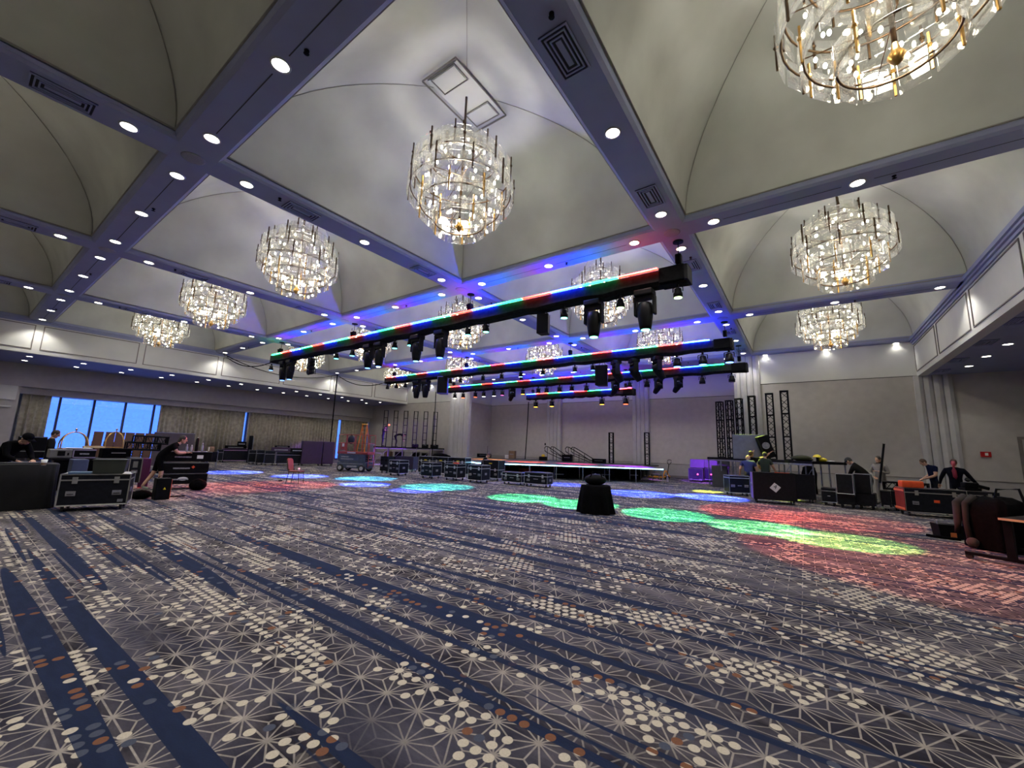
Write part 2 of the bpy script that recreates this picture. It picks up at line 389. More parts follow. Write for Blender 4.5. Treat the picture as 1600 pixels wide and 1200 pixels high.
# ------------------------------------------------------------------ stage wall with recess
ZL = EYE+3.84   # seam between the beige lower wall and the cream upper wall
ZWS = EYE-.69   # chair rail
def wall_run(name, x0, x1, y, thick=.25, top=HB+.6, rail=True):
    o = struct(MB().bb(x0, y, ZWS, x1, y+thick, ZL).build(name, BEIGE))
    MB().bb(x0, y-.03, ZL+.03, x1, y+thick, top).build('upper_panel', CREAM, o)
    MB().bb(x0, y+.01, ZL, x1, y+thick, ZL+.03).build('shadow_gap', GROOVE, o)  # dark colour stands in for the shadow line under the upper panel
    MB().bb(x0, y-.01, .14, x1, y+thick, ZWS-.03).build('wainscot', BEIGE2, o)
    MB().bb(x0, y-.03, ZWS-.03, x1, y+thick, ZWS).build('chair_rail', MOULD, o)
    MB().bb(x0, y-.025, 0, x1, y+thick, .14).build('skirting', MOULD, o)
    return o
wall_run('wall_back_left', XW-1.6, XRL-.5, YB)
wall_run('wall_back_right', XRR+.5, 9.6, YB)
wall_run('wall_recess', XRL-.3, XRR+.3, YR)
for nm, x, s_ in (('wall_recess_left', XRL, -1), ('wall_recess_right', XRR, 1)):
    o = struct(MB().bb(min(x, x+s_*.5), YB, 0, max(x, x+s_*.5), YR+.25, ZL).build(nm, BEIGE))
    MB().bb(min(x-s_*.02, x+s_*.5), YB, ZL+.03, max(x-s_*.02, x+s_*.5), YR+.25, HB+.1).build('upper_panel', CREAM, o)
# full-height fluted pilasters (pleated facing)
def pilaster(n, x0, x1, y, depth=.30, ribs=4, z1=HB+.05):
    w_ = x1-x0; pr = [(0, 0)]
    for k in range(ribs):
        a = k*w_/ribs; b_ = (k+1)*w_/ribs
        pr += [(a+.01, -depth), (a+(b_-a)*.5, -depth-.05), (b_-.03, -depth), (b_-.015, -depth+.06)]
    pr += [(w_, 0)]
    return struct(MB().extr(pr, (x0, y, 0), (x0, y, z1), (1, 0, 0), (0, 1, 0)).build('trim_%d' % n, PILAST))
pilaster(1, P(706, 640, y=YB).x, P(735, 640, y=YB).x+.1, YB, .25, 4)
pilaster(2, P(1146, 580, y=YB).x, P(1187, 580, y=YB).x, YB, .12, 4)
pilaster(3, P(857, 640, y=YR).x, P(879, 640, y=YR).x, YR, .3, 4)
pilaster(4, P(990, 630, y=YR).x, P(1015, 630, y=YR).x, YR, .3, 4)
pilaster(5, P(1426, 588, y=YB).x, P(1487, 588, y=YB).x, YB, .12, 4, ZL)
# service door in the recess side bay
dx0, dx1 = P(731, 670, y=YR).x, P(754, 670, y=YR).x
o = struct(MB().bb(dx0, YR-.06, 0, dx1, YR, 2.95).build('door_1', BEIGE2))
MB().frame((dx1, YR-.06, 0), (-1, 0, 0), (0, 0, 1), dx1-dx0, 3.0, .10, .04).build('door_frame', MOULD, o)
MB().bb(dx0-.05, YR-.25, 2.95, dx1+.05, YR, 3.75).build('hatch_header', BEIGE, o)
MB().bb(dx0+.12, YR-.12, 1.0, dx0+.16, YR-.06, 1.2).build('door_handle', STEEL, o)
# door by the right-hand aisle, only its edge is in view
px = P(1590, 690, y=YB).x
o = struct(MB().bb(px+.12, YB-.03, 0, px+1.2, YB+.02, 2.62).build('door_2', BEIGE2))
MB().frame((px+1.3, YB-.03, -.1), (-1, 0, 0), (0, 0, 1), 1.3, 2.85, .11, .05).build('door_frame', MOULD, o)
MB().bb(px+.2, YB-.09, 2.15, px+.65, YB-.03, 2.2).build('door_closer', STEEL, o)
# remaining walls
struct(MB().bb(9.5, -13.7, 0, 9.7, YB+.2, ZA+.2).build('wall_right', BEIGE))
struct(MB().bb(-37.2, -13.9, 0, 9.7, -13.7, HB+.6).build('wall_front', BEIGE))
o = struct(MB().bb(XW-1.6, -13.7, EYE+2.55, XW, YB, ZA).build('wall_left', BEIGE))
MB().bb(XW-1.6, -13.7, EYE+2.17, XW-.35, YB, EYE+2.55).build('curtain_header', BEIGE, o)
ywL = P(30, 640, x=XW-.45).y     # where the glazed bay starts
MB().bb(XW-1.6, -13.7, 0, XW-.1, ywL-.12, EYE+2.55).build('side_pier', BEIGE, o)
yn = P(27, 612, x=XW).y; MB().bb(XW-.12, yn-2.5, P(13, 624, x=XW).z, XW-.02, yn, P(13, 601, x=XW).z).build('bright_opening_panel', CREAM, o)  # cream panel stands in for a bright opening in the wall
MB().bb(XW-.12, yn-2.5, P(13, 636, x=XW).z, XW-.02, yn-.1, P(13, 633.5, x=XW).z).build('wall_ledge', CREAM, o)
# ------------------------------------------------------------------ window wall and curtains
XG = XW-1.0
FRAME = mat('window_frame_dark', (.05, .05, .08), .5, var=.1)
PANE = glass_mat('window_pane', (.97, .98, 1), .95, .02, .0)
win = holder('window_1')
mull_px = (83, 94.5, 148, 197, 243)
ys = [P(u, 625, x=XG).y for u in mull_px[1:]]
stepy = (ys[-1]-ys[0])/3
y0 = ys[0]
ylist = [y0+k*stepy for k in range(-2, 60) if ywL-.6 < y0+k*stepy < YB-.2]
for y in ylist: MB().bb(XG-.10, y-.05, 0, XG+.10, y+.05, EYE+2.4).build('mullion', FRAME, win)
for a, b_ in zip(ylist[:-1], ylist[1:]): MB().bb(XG-.015, a+.05, .1, XG+.005, b_-.05, EYE+2.4).build('pane', PANE, win)
MB().bb(XG-.10, ylist[0]-.5, 0, XG+.10, YB, .12).build('window_sill', FRAME, win)
MB().bb(XG-.10, -13.7, EYE+2.38, XG+.10, YB, EYE+2.6).build('window_head', FRAME, win)
MB().bb(XG-.2, -13.7, 0, XG-.1, ylist[0]-.05, EYE+2.6).build('blind_panel', BEIGE, win)
CURT = mat('curtain_taupe', (.36, .325, .25), .9, var=.25, scale=5)
def curtain(label, y0, y1, x=XW-.45, wave=.13):
    mb = MB(); n = max(12, int((y1-y0)/wave)*6); vs, fs = [], []
    for k in range(n+1):
        q = k/n; yy = y0+(y1-y0)*q; ph = q*(y1-y0)/(wave*2)*2*PI
        ampl = .075*(1+.5*math.sin(q*17+y0)); xx = x+ampl*math.sin(ph+.8*math.sin(q*23))
        for zz_ in (.03, EYE+2.2):
            for e in (0, -.012): vs.append((xx+e, yy, zz_))
    for k in range(n):
        a, b_ = 4*k, 4*k+4
        fs += [(a, b_, b_+2, a+2), (a+1, a+3, b_+3, b_+1), (a+2, b_+2, b_+3, a+3), (a, a+1, b_+1, b_)]
    fs += [(0, 2, 3, 1), (4*n, 4*n+1, 4*n+3, 4*n+2)]
    mb.add(vs, fs)
    return tag(mb.build('curtain', CURT, None, True), label, 'curtain')
ycu = lambda u, v=660: P(u, v, x=XW-.45).y
curtain('gathered taupe curtain left of the bare blue window panes', ywL, ycu(77, 640))
curtain('long taupe curtain from the bare window to the narrow blue slit', ycu(247), ycu(381))
curtain('long taupe curtain hanging between the two narrow blue slits', ycu(387), ycu(526, 690))
curtain('short taupe curtain running from the second blue slit into the corner', ycu(529.5, 690), YB-.05)
# ------------------------------------------------------------------ chandeliers
GLASS = glass_mat('clear_glass_plate', (.98, .98, .96), .85, .04, .22)
FROST = glass_mat('frosted_glass_square', (.98, .97, .92), .80, .12, .35)
BULB = glow('lamp_bulb_glow', (1, .90, .70), 42, False)
WARM = (1, .955, .87)
TIERS = [(.42, .88, 1.30, 8), (.80, .52, .98, 14), (1.10, .14, .62, 20), (1.16, -.27, .19, 20), (.92, -.62, -.18, 16), (.58, -.98, -.52, 10)]
def make_chandelier():
    t = thing('chandelier', 'x', 'chandelier', group='chandeliers hung in the ceiling coffers')
    MB().lathe([(.02, 2.44), (.10, 2.45), (.14, 2.50), (.14, 2.54)], 20).build('canopy', BRONZE, t, True)
    MB().cyl((0, 0, -.85), (0, 0, 2.5), .028, n=8).build('stem', BRONZE, t, True)
    MB().lathe([(.01, -1.0), (.05, -.96), (.09, -.88), (.05, -.80), (.03, -.7)], 12).build('finial', GOLD, t, True)
    bulb = MB().sph((0, 0, 0), (.024, .024, .042), 8, 6).mesh('bulb', BULB, True)
    for k, (r, z0, z1, n) in enumerate(TIERS):
        h = z1-z0; w_ = 2*PI*r/n*.84
        MB().tube([(r*.96*math.cos(2*PI*q/36), r*.96*math.sin(2*PI*q/36), z0+h*.45) for q in range(36)], .017, 5, closed=True).build('ring', BRONZE, t, True)
        if k in (1, 2, 4):
            for q in range(4):
                a = PI/4+q*PI/2; MB().cyl((0, 0, z0+h*.45), (r*.96*math.cos(a), r*.96*math.sin(a), z0+h*.45), .008, n=5).build('spoke', BRONZE, t)
        pm = MB().rbox((0, 0, 0), (.016, w_, h), .006)
        pm.box((.010, 0, 0), (.006, w_*.48, h*.42), None, 1)
        pme = pm.mesh('glass_plate', [GLASS, FROST])
        rm = MB().box((0, 0, 0), (.026, .026, h*1.25)).sph((0, 0, h*.18), .034, 6, 4).mesh('rod', [BRONZE if k < 4 else GOLD])
        for q in range(n):
            a = 2*PI*(q+.5*(k % 2))/n
            put(pme, 'glass_plate', t, (r*math.cos(a), r*math.sin(a), (z0+z1)/2), (0, random.uniform(-.03, .03), a+random.uniform(-.08, .08)))
            if q % 2 == 0:
                b_ = a+PI/n; put(rm, 'rod', t, (r*1.015*math.cos(b_), r*1.015*math.sin(b_), (z0+z1)/2+h*.12), (0, 0, b_))
            if q % 2 == 1:
                put(bulb, 'bulb', t, (r*.74*math.cos(a), r*.74*math.sin(a), z0+h*.45))
    return t
proto = make_chandelier()
col_n = {1: 'right-hand column', 0: 'second column from the right', -1: 'middle column', -2: 'second column from the left', -3: 'left-hand column by the windows'}
row_n = {-1: 'added unseen row behind the camera', 0: 'nearest row', 1: 'middle row', 2: 'back row by the stage'}
first = True
for j in range(-1, 3):
    for i in range(-3, 2 if j >= 0 else 1):
        c = cell(i, j); loc = (c.x, c.y, 7.30)
        lab = 'tiered glass-plate chandelier in the %s, %s' % (row_n[j], col_n[i])
        if (i, j) == (0, 0): lab = 'large tiered glass-plate chandelier with its bronze stem and canopy fully in view'
        if (i, j) == (1, 0): lab = 'huge glass-plate chandelier cut off by the top right of the photo'
        if first: o = proto; o.location = loc; first = False
        else: o = dup(proto, loc, random.uniform(0, 1.2))
        o['label'] = lab
        lamp('chandelier_light', 'POINT', (0, 0, .1), P_CHAND*(1 if j >= 0 else .14), WARM, o, shadow_soft_size=.25)  # dim lamps of the unseen row are added to lift the dark coffers
# ------------------------------------------------------------------ recessed downlights, vents, ceiling speakers, sprinklers
DISC = glow('downlight_glow', (1, .93, .78), 14, False)
RIMM = mat('downlight_rim', (.6, .6, .58), .5)
def make_down(r):
    t = thing('downlight', 'x', 'downlight')
    MB().lathe([(r, -.012), (r*1.22, -.012), (r*1.25, 0), (r*1.25, .01), (r, .01)], 20, caps=False).build('rim', RIMM, t, True)
    MB().lathe([(.001, -.006), (r, -.004), (r*1.02, .01), (.001, .012)], 20).build('lens', DISC, t)
    return t
dproto = make_down(.115); n_d = 0
def down(x, y, z, label, group, power, spot=2.1, lit=True):
    global n_d
    if n_d == 0: o = dproto; o.location = (x, y, z)
    else: o = dup(dproto, (x, y, z))
    n_d += 1; o['label'] = label; o['group'] = group
    if lit: lamp('downlight_beam', 'SPOT', (0, 0, -.03), power, (1, .96, .90), o, spot_size=spot, spot_blend=.55, shadow_soft_size=.10)
AX, AY = .948, .954
BL, BGp = 'round recessed downlight glowing in a ceiling beam', 'downlights along the coffer beams'
CB = {1: 'top left cross beam', 2: 'nearest cross beam', 3: 'cross beam above the front truss', 4: 'cross beam above the second truss', 5: 'beam along the stage wall'}
LB = {1: 'first long beam from the windows', 2: 'second long beam from the windows', 3: 'third long beam from the windows', 4: 'rightmost long beam'}
for j in range(1, 6):
    kk = 0
    for i in range(5):
        for x in (GX[i]+AX, (GX[i]+GX[i+1])/2, GX[i+1]-AX):
            if j == 1 and i < 0: continue
            d = Vector((x, GY[j], HB-EYE)); 
            if d.dot(_fw) > 0: down(x, GY[j], HB, '%s downlight from the window side on the %s' % (ORD[kk], CB[j]), BGp, P_DOWN); kk += 1
for i in range(1, 5):
    kk = 0
    for j in range(1, 5):
        for y in (GY[j]+AY, (GY[j]+GY[j+1])/2, GY[j+1]-AY):
            d = Vector((GX[i], y, HB-EYE))
            if d.dot(_fw) > 0: down(GX[i], y, HB, '%s downlight from the near end on the %s' % (ORD[kk], LB[i]), BGp, P_DOWN); kk += 1
for k in range(0, 12):
    y = 2.12+1.941*k
    for x in (-32.0, -34.12): down(x, y, ZA, '%s small downlight from the left over the window aisle, %s row' % (ORD[k], 'room-side' if x > -33 else 'window-side'), 'downlights over the window aisle', P_AISLE, 1.9)
for k in range(4, 12):
    y = 2.12+1.941*k
    down(5.57, y, ZA, '%s downlight out from the stage wall in the low right-hand ceiling' % ORD[11-k], 'downlights over the right-hand aisle', P_AISLE, 1.9)
VENTD = mat('vent_dark', (.02, .02, .025), .7)
def make_vent(w_, l_):
    t = thing('ceiling_vent', 'rectangular dark air vent set into a ceiling beam', 'vent', group='air vents in the beams')
    MB().bb(-w_/2, -l_/2, -.008, w_/2, l_/2, .004).build('backing', VENTD, t)
    for k in range(3):
        e = k*.055; MB().frame((-w_/2+e, l_/2-e, -.012), (1, 0, 0), (0, -1, 0), w_-2*e, l_-2*e, .022, .018).build('louvre', BEAM, t)
    MB().bb(-w_/2+.17, -l_/2+.17, -.02, w_/2-.17, l_/2-.17, -.008).build('centre_plate', BEAM, t)
    return t
vp = make_vent(.42, .75); vfirst = True
def vent(x, y, z, rz, label=None, group=None):
    global vfirst
    if vfirst: o = vp; o.location = (x, y, z); o.rotation_euler = (0, 0, rz); vfirst = False
    else: o = dup(vp, (x, y, z), rz)
    if label: o['label'] = label; o['group'] = group
VC = {}
for i in range(1, 5):
    for j in range(1, 5):
        for yy in (GY[j]+2.15, GY[j+1]-1.75):
            if Vector((GX[i], yy, 5.45)).dot(_fw) > .5: VC[i] = VC.get(i, 0)+1; vent(GX[i], yy, HB, 0, '%s dark air vent from the near end on the %s' % (ORD[VC[i]-1], LB[i]), 'air vents in the beams')
for kk, y in enumerate((24.3, 21.9, 19.0, 16.4)): vent(4.95, y, ZA, 0, '%s dark vent out from the stage wall in the low right-hand ceiling' % ORD[kk], 'vents in the right-hand aisle ceiling')
GRIL = mat('speaker_grille', (.30, .30, .33), .7, var=.2, scale=60)
spk = None
for i in range(1, 5):
    for j in range(1, 5):
        if Vector((GX[i], GY[j], 5.45)).dot(_fw) < .5: continue
        o = MB().lathe([(.001, -.016), (.16, -.014), (.19, -.008), (.20, .004)], 20).build('ceiling_speaker', GRIL, None, True, (GX[i], GY[j], HB)) if spk is None else put(spk.data, 'ceiling_speaker', None, (GX[i], GY[j], HB))
        spk = spk or o
        tag(o, 'round flush speaker grille: %s meets %s' % (LB[i].replace(' from the windows', ''), CB[j].split(' at top')[0].split(' left of')[0]), 'speaker', 'flush speakers at the beam crossings')
sp = None; kk = 0
for i in range(5):
    for j in range(1, 6):
        for qn, (x, y) in enumerate((((GX[i]+GX[i+1])/2+.55, GY[j]+.1),)+(((GX[i]+.1, GY[j]+1.6),) if j < 5 and i > 0 else ())):
            if Vector((x, y, 5.45)).dot(_fw) < .5: continue
            o = MB().lathe([(.012, -.06), (.04, -.055), (.012, -.045), (.012, -.02), (.035, -.015), (.035, .005)], 10).build('sprinkler', BLACK, None, False, (x, y, HB)) if sp is None else put(sp.data, 'sprinkler', None, (x, y, HB))
            sp = sp or o
            tag(o, 'sprinkler head on the %s, bay %s' % ((CB[j].split(' at top')[0], 'one two three four five'.split()[i]+' from the windows') if qn == 0 else (LB[i], 'one two three four'.split()[j-1]+' from the near end')), 'sprinkler', 'sprinkler heads under the beams')
# ------------------------------------------------------------------ flown lighting trusses
RGB = {'r': glow('led_red', (1, .010, .003), 14*LED_GAIN), 'g': glow('led_green', (.003, 1, .2), 10*LED_GAIN), 'b': glow('led_blue', (.002, .025, 1), 120*LED_GAIN)}
TRUSS = []
def truss(label, y, x0, x1, ztop, s_, cols, led_end, hoists, dw=.5):
    t = thing('lighting_truss', label, 'truss', ((x0+x1)/2, y, ztop-s_), 0)
    cx = (x0+x1)/2; hl = (x1-x0)/2
    # black sleeve over the box truss, slightly sagging along its lower edge
    n = 40; vs, fs = [], []
    for k in range(n+1):
        q = -hl+2*hl*k/n; sag = .025*math.sin(k*1.7)+.012*math.sin(k*3.1)
        for yy, zz_ in ((-dw/2, s_-.02), (-dw/2-.01, .06+sag), (-dw/2+.10, -.02+sag), (dw/2-.1, -.02+sag), (dw/2, .06), (dw/2, s_-.02)): vs.append((q, yy, zz_))
    for k in range(n):
        for e in range(6): fs.append((6*k+e, 6*k+6+e, 6*k+6+(e+1) % 6, 6*k+(e+1) % 6))
    fs += [tuple(range(6)), tuple(range(6*n, 6*n+6))]
    mb = MB(); mb.add(vs, fs); mb.build('sleeve', mat('truss_sleeve_black', (.013, .013, .014), .9, var=.3, scale=9, spec=.03), t)
    for a in (-1, 1): MB().rbox((a*(hl+.0), 0, s_/2), (.10, dw+.02, s_+.03), .02).build('end_plate', BLACK, t)
    MB().rbox((hl-.34, -.02, s_/2+.01), (.62, dw+.03, s_+.04), .03).build('end_bag', MATTE, t)
    # one-metre LED battens along the top front edge
    xe = led_end-cx; k = 0; L_ = 1.05
    while xe-.3 > -hl:
        a = max(-hl, xe-L_); MB().bb(a+.006, -dw/2-.09, s_-.005, xe-.006, -dw/2-.02, s_+.03).build('led_batten', RGB[cols[k % 3]], t)
        xe -= L_; k += 1
    TRUSS.append((y, ztop-s_-.03))
    for hx in hoists:
        h = thing('chain_hoist', 'black chain hoist carrying the '+label.split(' with')[0].replace('long ', '')+' at '+hx[1], 'hoist', (hx[0], y, ztop))
        MB().rbox((0, 0, .28), (.15, .18, .26), .03).build('motor', BLACK, h)
        MB().cyl((0, -.13, .34), (0, -.10, .12), .06, .04, 10).build('chain_bag', MATTE, h)
        MB().tube([(0, 0, .15), (.03, 0, .08), (0, 0, .0), (-.03, 0, -.05)], .018, 6).build('hook', STEEL, h)
        MB().cyl((0, 0, .44), (0, 0, HB-ztop-.02), .012, n=6).build('chain', BLACK, h)
        MB().lathe([(.02, HB-ztop-.04), (.13, HB-ztop-.03), (.13, HB-ztop)], 14).build('anchor_plate', BLACK, h)
    return t
E1 = EYE
truss('long front lighting truss with red, green and blue strips', 10.42, -24.05, -2.12, E1+4.68, .38, 'rgb', -2.78, [(-2.33, 'its right end'), (-9.46, 'the third beam'), (-16.57, 'the second beam'), (-23.5, 'its left end')])
truss('long second lighting truss with coloured strips', 18.18, -24.1, -2.12, E1+4.67, .38, 'brg', -2.9, [(-2.36, 'its right end'), (-9.46, 'the third beam'), (-16.57, 'the second beam'), (-23.4, 'its left end')])
truss('long third lighting truss with coloured strips', 22.6, -22.3, -2.05, E1+4.50, .38, 'gbr', -3.0, [(-2.36, 'its right end'), (-9.6, 'the third beam'), (-15.5, 'its middle'), (-21.8, 'its left end')])
truss('short lowest lighting truss with coloured strips', 26.0, -17.1, -8.85, E1+4.10, .38, 'rbg', -8.9, [(-9.4, 'its right end'), (-16.7, 'its left end')])
LENS = {'cyan': glow('lens_cyan', (.15, .9, 1), 5, False), 'green': glow('lens_green', (.2, 1, .6), 5, False), 'blue': glow('lens_blue', (.12, .3, 1), 6, False), 'red': glow('lens_red', (1, .12, .03), 6, False),
        'white': glow('lens_white', (1, .95, .8), 6, False), 'amber': glow('lens_amber', (1, .4, .03), 7, False), 'magenta': glow('lens_magenta', (1, .1, .45), 4, False), 'lime': glow('lens_lime', (.6, 1, .35), 6, False), 'dark': mat('lens_dark', (.02, .02, .03), .15)}
def make_par(col, s=1.0):
    t = thing('par_can', 'x', 'stage light')
    MB().box((0, 0, -.03*s), (.05*s, .06*s, .10*s)).build('clamp', BLACK, t)
    MB().tube([(-.12*s, 0, -.20*s), (-.12*s, 0, -.09*s), (0, 0, -.07*s), (.12*s, 0, -.09*s), (.12*s, 0, -.20*s)], .014*s, 6).build('yoke', BLACK, t)
    b_ = MB().lathe([(.04*s, -.10*s), (.085*s, -.13*s), (.09*s, -.22*s), (.115*s, -.25*s), (.115*s, -.36*s), (.10*s, -.36*s)], 14).build('body', BLACK, t, True)
    MB().lathe([(.001, -.366*s), (.098*s, -.366*s), (.098*s, -.355*s), (.001, -.35*s)], 14).build('lens', LENS[col], b_)
    return t
def make_head(col, s=1.0, tilt=0.):
    t = thing('moving_head', 'x', 'stage light')
    MB().rbox((0, 0, -.07*s), (.36*s, .30*s, .13*s), .03*s).build('base', BLACK, t)
    MB().prism([(-.20*s, -.08*s), (.20*s, -.08*s), (.20*s, .08*s), (-.20*s, .08*s)], -.19*s, -.13*s).build('yoke_bridge', BLACK, t)
    for a in (-1, 1): MB().rbox((a*.18*s, 0, -.34*s), (.05*s, .16*s, .34*s), .02*s).build('yoke_arm', BLACK, t)
    M = Matrix.Rotation(tilt, 3, 'X'); o_ = Vector((0, 0, -.42*s))
    h = MB().lathe([(.09*s, .17*s), (.13*s, .14*s), (.15*s, .02*s), (.145*s, -.12*s), (.12*s, -.30*s), (.10*s, -.38*s), (.085*s, -.38*s)], 16, o_, M).build('head', BLACK, t, True)
    MB().lathe([(.001, -.388*s), (.083*s, -.388*s), (.083*s, -.37*s), (.001, -.36*s)], 14, o_, M).build('lens', LENS[col], h)
    return t
FX = {}
def fixture(kind, col, x, y, z, rz, label, group, s=1.0, tilt=0.):
    key = (kind, col, s, tilt)
    if key not in FX:
        o = make_par(col, s) if kind == 'par' else make_head(col, s, tilt); o.location = (x, y, z); o.rotation_euler = (0, 0, rz); FX[key] = o
    else: o = dup(FX[key], (x, y, z), rz)
    o['label'] = label; o['group'] = group
    return o
NOTE = {'par': 'small black par can', 'head': 'black moving-head light'}
HUNG = []
def hang(k, tr, kind, col, us, s=1.0, tilt=0., rz=0., how=''):
    y, zb = TRUSS[k]
    nm = ('front', 'second', 'third', 'short lowest')[k]
    for u in us:
        x = P(u, tr(u), y=y).x
        HUNG.append((u, k, kind, col, how, fixture(kind, col, x, y-.05, zb, rz, '%s %sunder the %s lighting truss, %s' % (NOTE[kind], how, nm, ('%s-lit lens' % col) if col != 'dark' else 'unlit lens'), '%s %s%ss under the %s truss' % (col, how, NOTE[kind].split(' ')[-1], nm), s, tilt)))
t1 = lambda u: 560-(u-430)*.211; t2 = lambda u: 597-(u-606)*.098; t3 = lambda u: 611-(u-690)*.072; t4 = lambda u: 622
hang(0, t1, 'par', 'blue', [427]); hang(0, t1, 'par', 'cyan', [529, 554, 620, 644, 734]); hang(0, t1, 'par', 'green', [762, 883]); hang(0, t1, 'par', 'lime', [970, 1059])
hang(0, t1, 'head', 'blue', [447, 458, 580, 597, 655, 692], 1.3); hang(0, t1, 'head', 'green', [929, 1008], 1.35)
hang(1, t2, 'par', 'dark', [607, 621, 635, 705, 721, 756, 785]); hang(1, t2, 'head', 'dark', [653, 667], 1.45)
hang(1, t2, 'par', 'blue', [815, 849, 899, 927]); hang(1, t2, 'head', 'dark', [963, 991, 1027], 1.35, .55, R(-50), 'tilted ')
hang(1, t2, 'par', 'blue', [1058, 1098, 1139], 1.5, how='wide ')
hang(2, t3, 'par', 'white', [712, 757, 773], 1.25); hang(2, t3, 'par', 'red', [725, 744, 842, 855, 875], 1.25); hang(2, t3, 'par', 'magenta', [786, 894, 984], 1.2); hang(2, t3, 'par', 'amber', [818], 1.25)
hang(2, t3, 'par', 'dark', [917, 1011, 1097, 1143], 1.3); hang(2, t3, 'head', 'dark', [801, 962, 1029, 1060], 1.15, .75, R(60), 'tilted ')
hang(3, t4, 'par', 'amber', [838, 863, 941], 1.5); hang(3, t4, 'par', 'red', [978], 1.6)
for k in range(4):
    for kind in ('par', 'head'):
        for q, e in enumerate(sorted((h for h in HUNG if h[1] == k and h[2] == kind), key=lambda h: h[0])):
            e[5]['label'] = '%s %s%s from the left under the %s truss, %s' % (ORD[q] if q < 20 else 'last', e[4], NOTE[kind].replace('small black ', '').replace('black ', ''), ('front', 'second', 'third', 'short lowest')[k], ('%s-lit lens' % e[3]) if e[3] != 'dark' else 'unlit lens')
# blinder cluster, hung loudspeakers
y, zb = TRUSS[0]; bx = P(490, 560, y=y).x
t = thing('blinder_cluster', 'stack of four black blinder lamps under the left part of the front truss', 'stage light', (bx, y, zb))
MB().tube([(-.3, 0, -.95), (-.3, 0, -.1), (0, 0, 0), (.3, 0, -.1), (.3, 0, -.95)], .02, 6).build('bracket', BLACK, t)
for k in range(4):
    q = MB().cyl((0, .06, -.2-.2*k), (0, -.22, -.26-.2*k), .11, .14, 12).build('lamp_head', BLACK, t, True)
    MB().cyl((0, -.215, -.259-.2*k), (0, -.225, -.262-.2*k), .12, n=12).build('lens', LENS['dark'], q)
def box_speaker(label, tr, u, v, sc_=1., rz=0., m=BLACK):
    y, zb = TRUSS[tr]; p = P(u, v, y=y)
    t = thing('hanging_speaker', label, 'speaker', (p.x, y, p.z-.5*sc_), rz)
    c_ = MB().prism([(-.32*sc_, -.28*sc_), (.32*sc_, -.28*sc_), (.24*sc_, .28*sc_), (-.24*sc_, .28*sc_)], 0, 1.05*sc_).build('cabinet', m, t)
    MB().bb(-.29*sc_, -.30*sc_, .04*sc_, .29*sc_, -.28*sc_, 1.01*sc_).build('grille', mat('speaker_mesh', (.005, .005, .006), .8, var=.5, scale=80, spec=.05), t)
    for a in (-1, 1): MB().tube([(a*.2*sc_, 0, 1.05*sc_), (a*.08*sc_, 0, zb-(p.z-.5*sc_)+.02)], .014, 6).build('hanging_strap', BLACK, t)
    MB().tube([(-.3*sc_, .15*sc_, 1.05*sc_), (0, .2*sc_, 1.12*sc_), (.3*sc_, .15*sc_, 1.05*sc_)], .015, 6).build('rigging_bar', STEEL, t)
    return t
box_speaker('black box loudspeaker hung under the front lighting truss', 0, 850, 508, .58, R(12))
box_speaker('tall black loudspeaker hung under the second lighting truss', 1, 941, 588, .92, R(12))
box_speaker('violet-lit loudspeaker hung under the left part of the second truss', 1, 693, 603, 1.05, R(30), mat('violet_lit_cabinet', (.06, .04, .30), .5))  # violet light is put into the cabinet's colour
# loose cables between the trusses and down to the stage
def cable(label, pts, r=.025, m=MATTE):
    return tag(MB().tube(pts, r, 6).build('cable', m, None, True), label, 'cable')
def swag(a, b_, sag, n=14):
    a, b_ = Vector(a), Vector(b_); return [a.lerp(b_, k/n)-Vector((0, 0, sag*4*(k/n)*(1-k/n))) for k in range(n+1)]
A0 = (XBL+.22, 9.95, HB-.05); A1 = P(527, 586, x=XBL+.22); A1 = (A1.x, A1.y, A1.z)
TL1 = (-24.05, 10.42, E1+4.45); TL2 = (-24.1, 18.18, E1+4.45)
cable('black cable swagged from the left bulkhead to the front truss end', swag(A0, TL1, .55))
cable('long black cable sagging along the left bulkhead panels', swag(A0, A1, .75))
cable('black cable sagging from the vertical drop to the second truss end', swag(A1, TL2, .55))
cable('thick black vertical cable drop beside the red scissor lift', [A1, (A1[0], A1[1], 4), (A1[0]+.05, A1[1]-.03, 2), (A1[0], A1[1], .02)], .05)
q = P(681, 612, y=22.6); cable('black cable dropping from the left end of the third truss', [(q.x, 22.6, q.z), (q.x+.02, 22.65, 3.5), (q.x, 22.6, .05)], .035)
q = P(826, 628, y=26.0); cable('black cable dropping from the short truss onto the stage', [(q.x, 26, q.z), (q.x-.05, 26, 3.5), (q.x-.25, 26.1, .83)], .035)
# ------------------------------------------------------------------ road cases and other gear
def place(u0, u1, vt, vb, z0=0.):
    """floor point, across-view width and height of something seen between two columns and two rows"""
    uc = (u0+u1)/2; p = P(uc, vb, z=z0)
    a, b_ = P(u0, vb+.033*(u0-uc), z=z0), P(u1, vb+.033*(u1-uc), z=z0)
    al = math.atan(abs(uc-800)/FPX)
    return p, (b_-a).length*math.cos(al), P(uc, vt, y=p.y).z-z0
def face(p, off=0.): return math.atan2(-p.x, p.y)+R(off)
LOGO = mat('pale_print', (.30, .30, .32), .6, var=.6, scale=40)
HANDLE = mat('recessed_handle_steel', (.30, .30, .32), .45, .5, var=.2, scale=15)
wheel_me = MB().cyl((-.018, 0, -.085), (.018, 0, -.085), .045, n=12).box((0, 0, -.04), (.05, .03, .05)).box((0, 0, -.006), (.09, .09, .012)).mesh('caster', RUBBER)
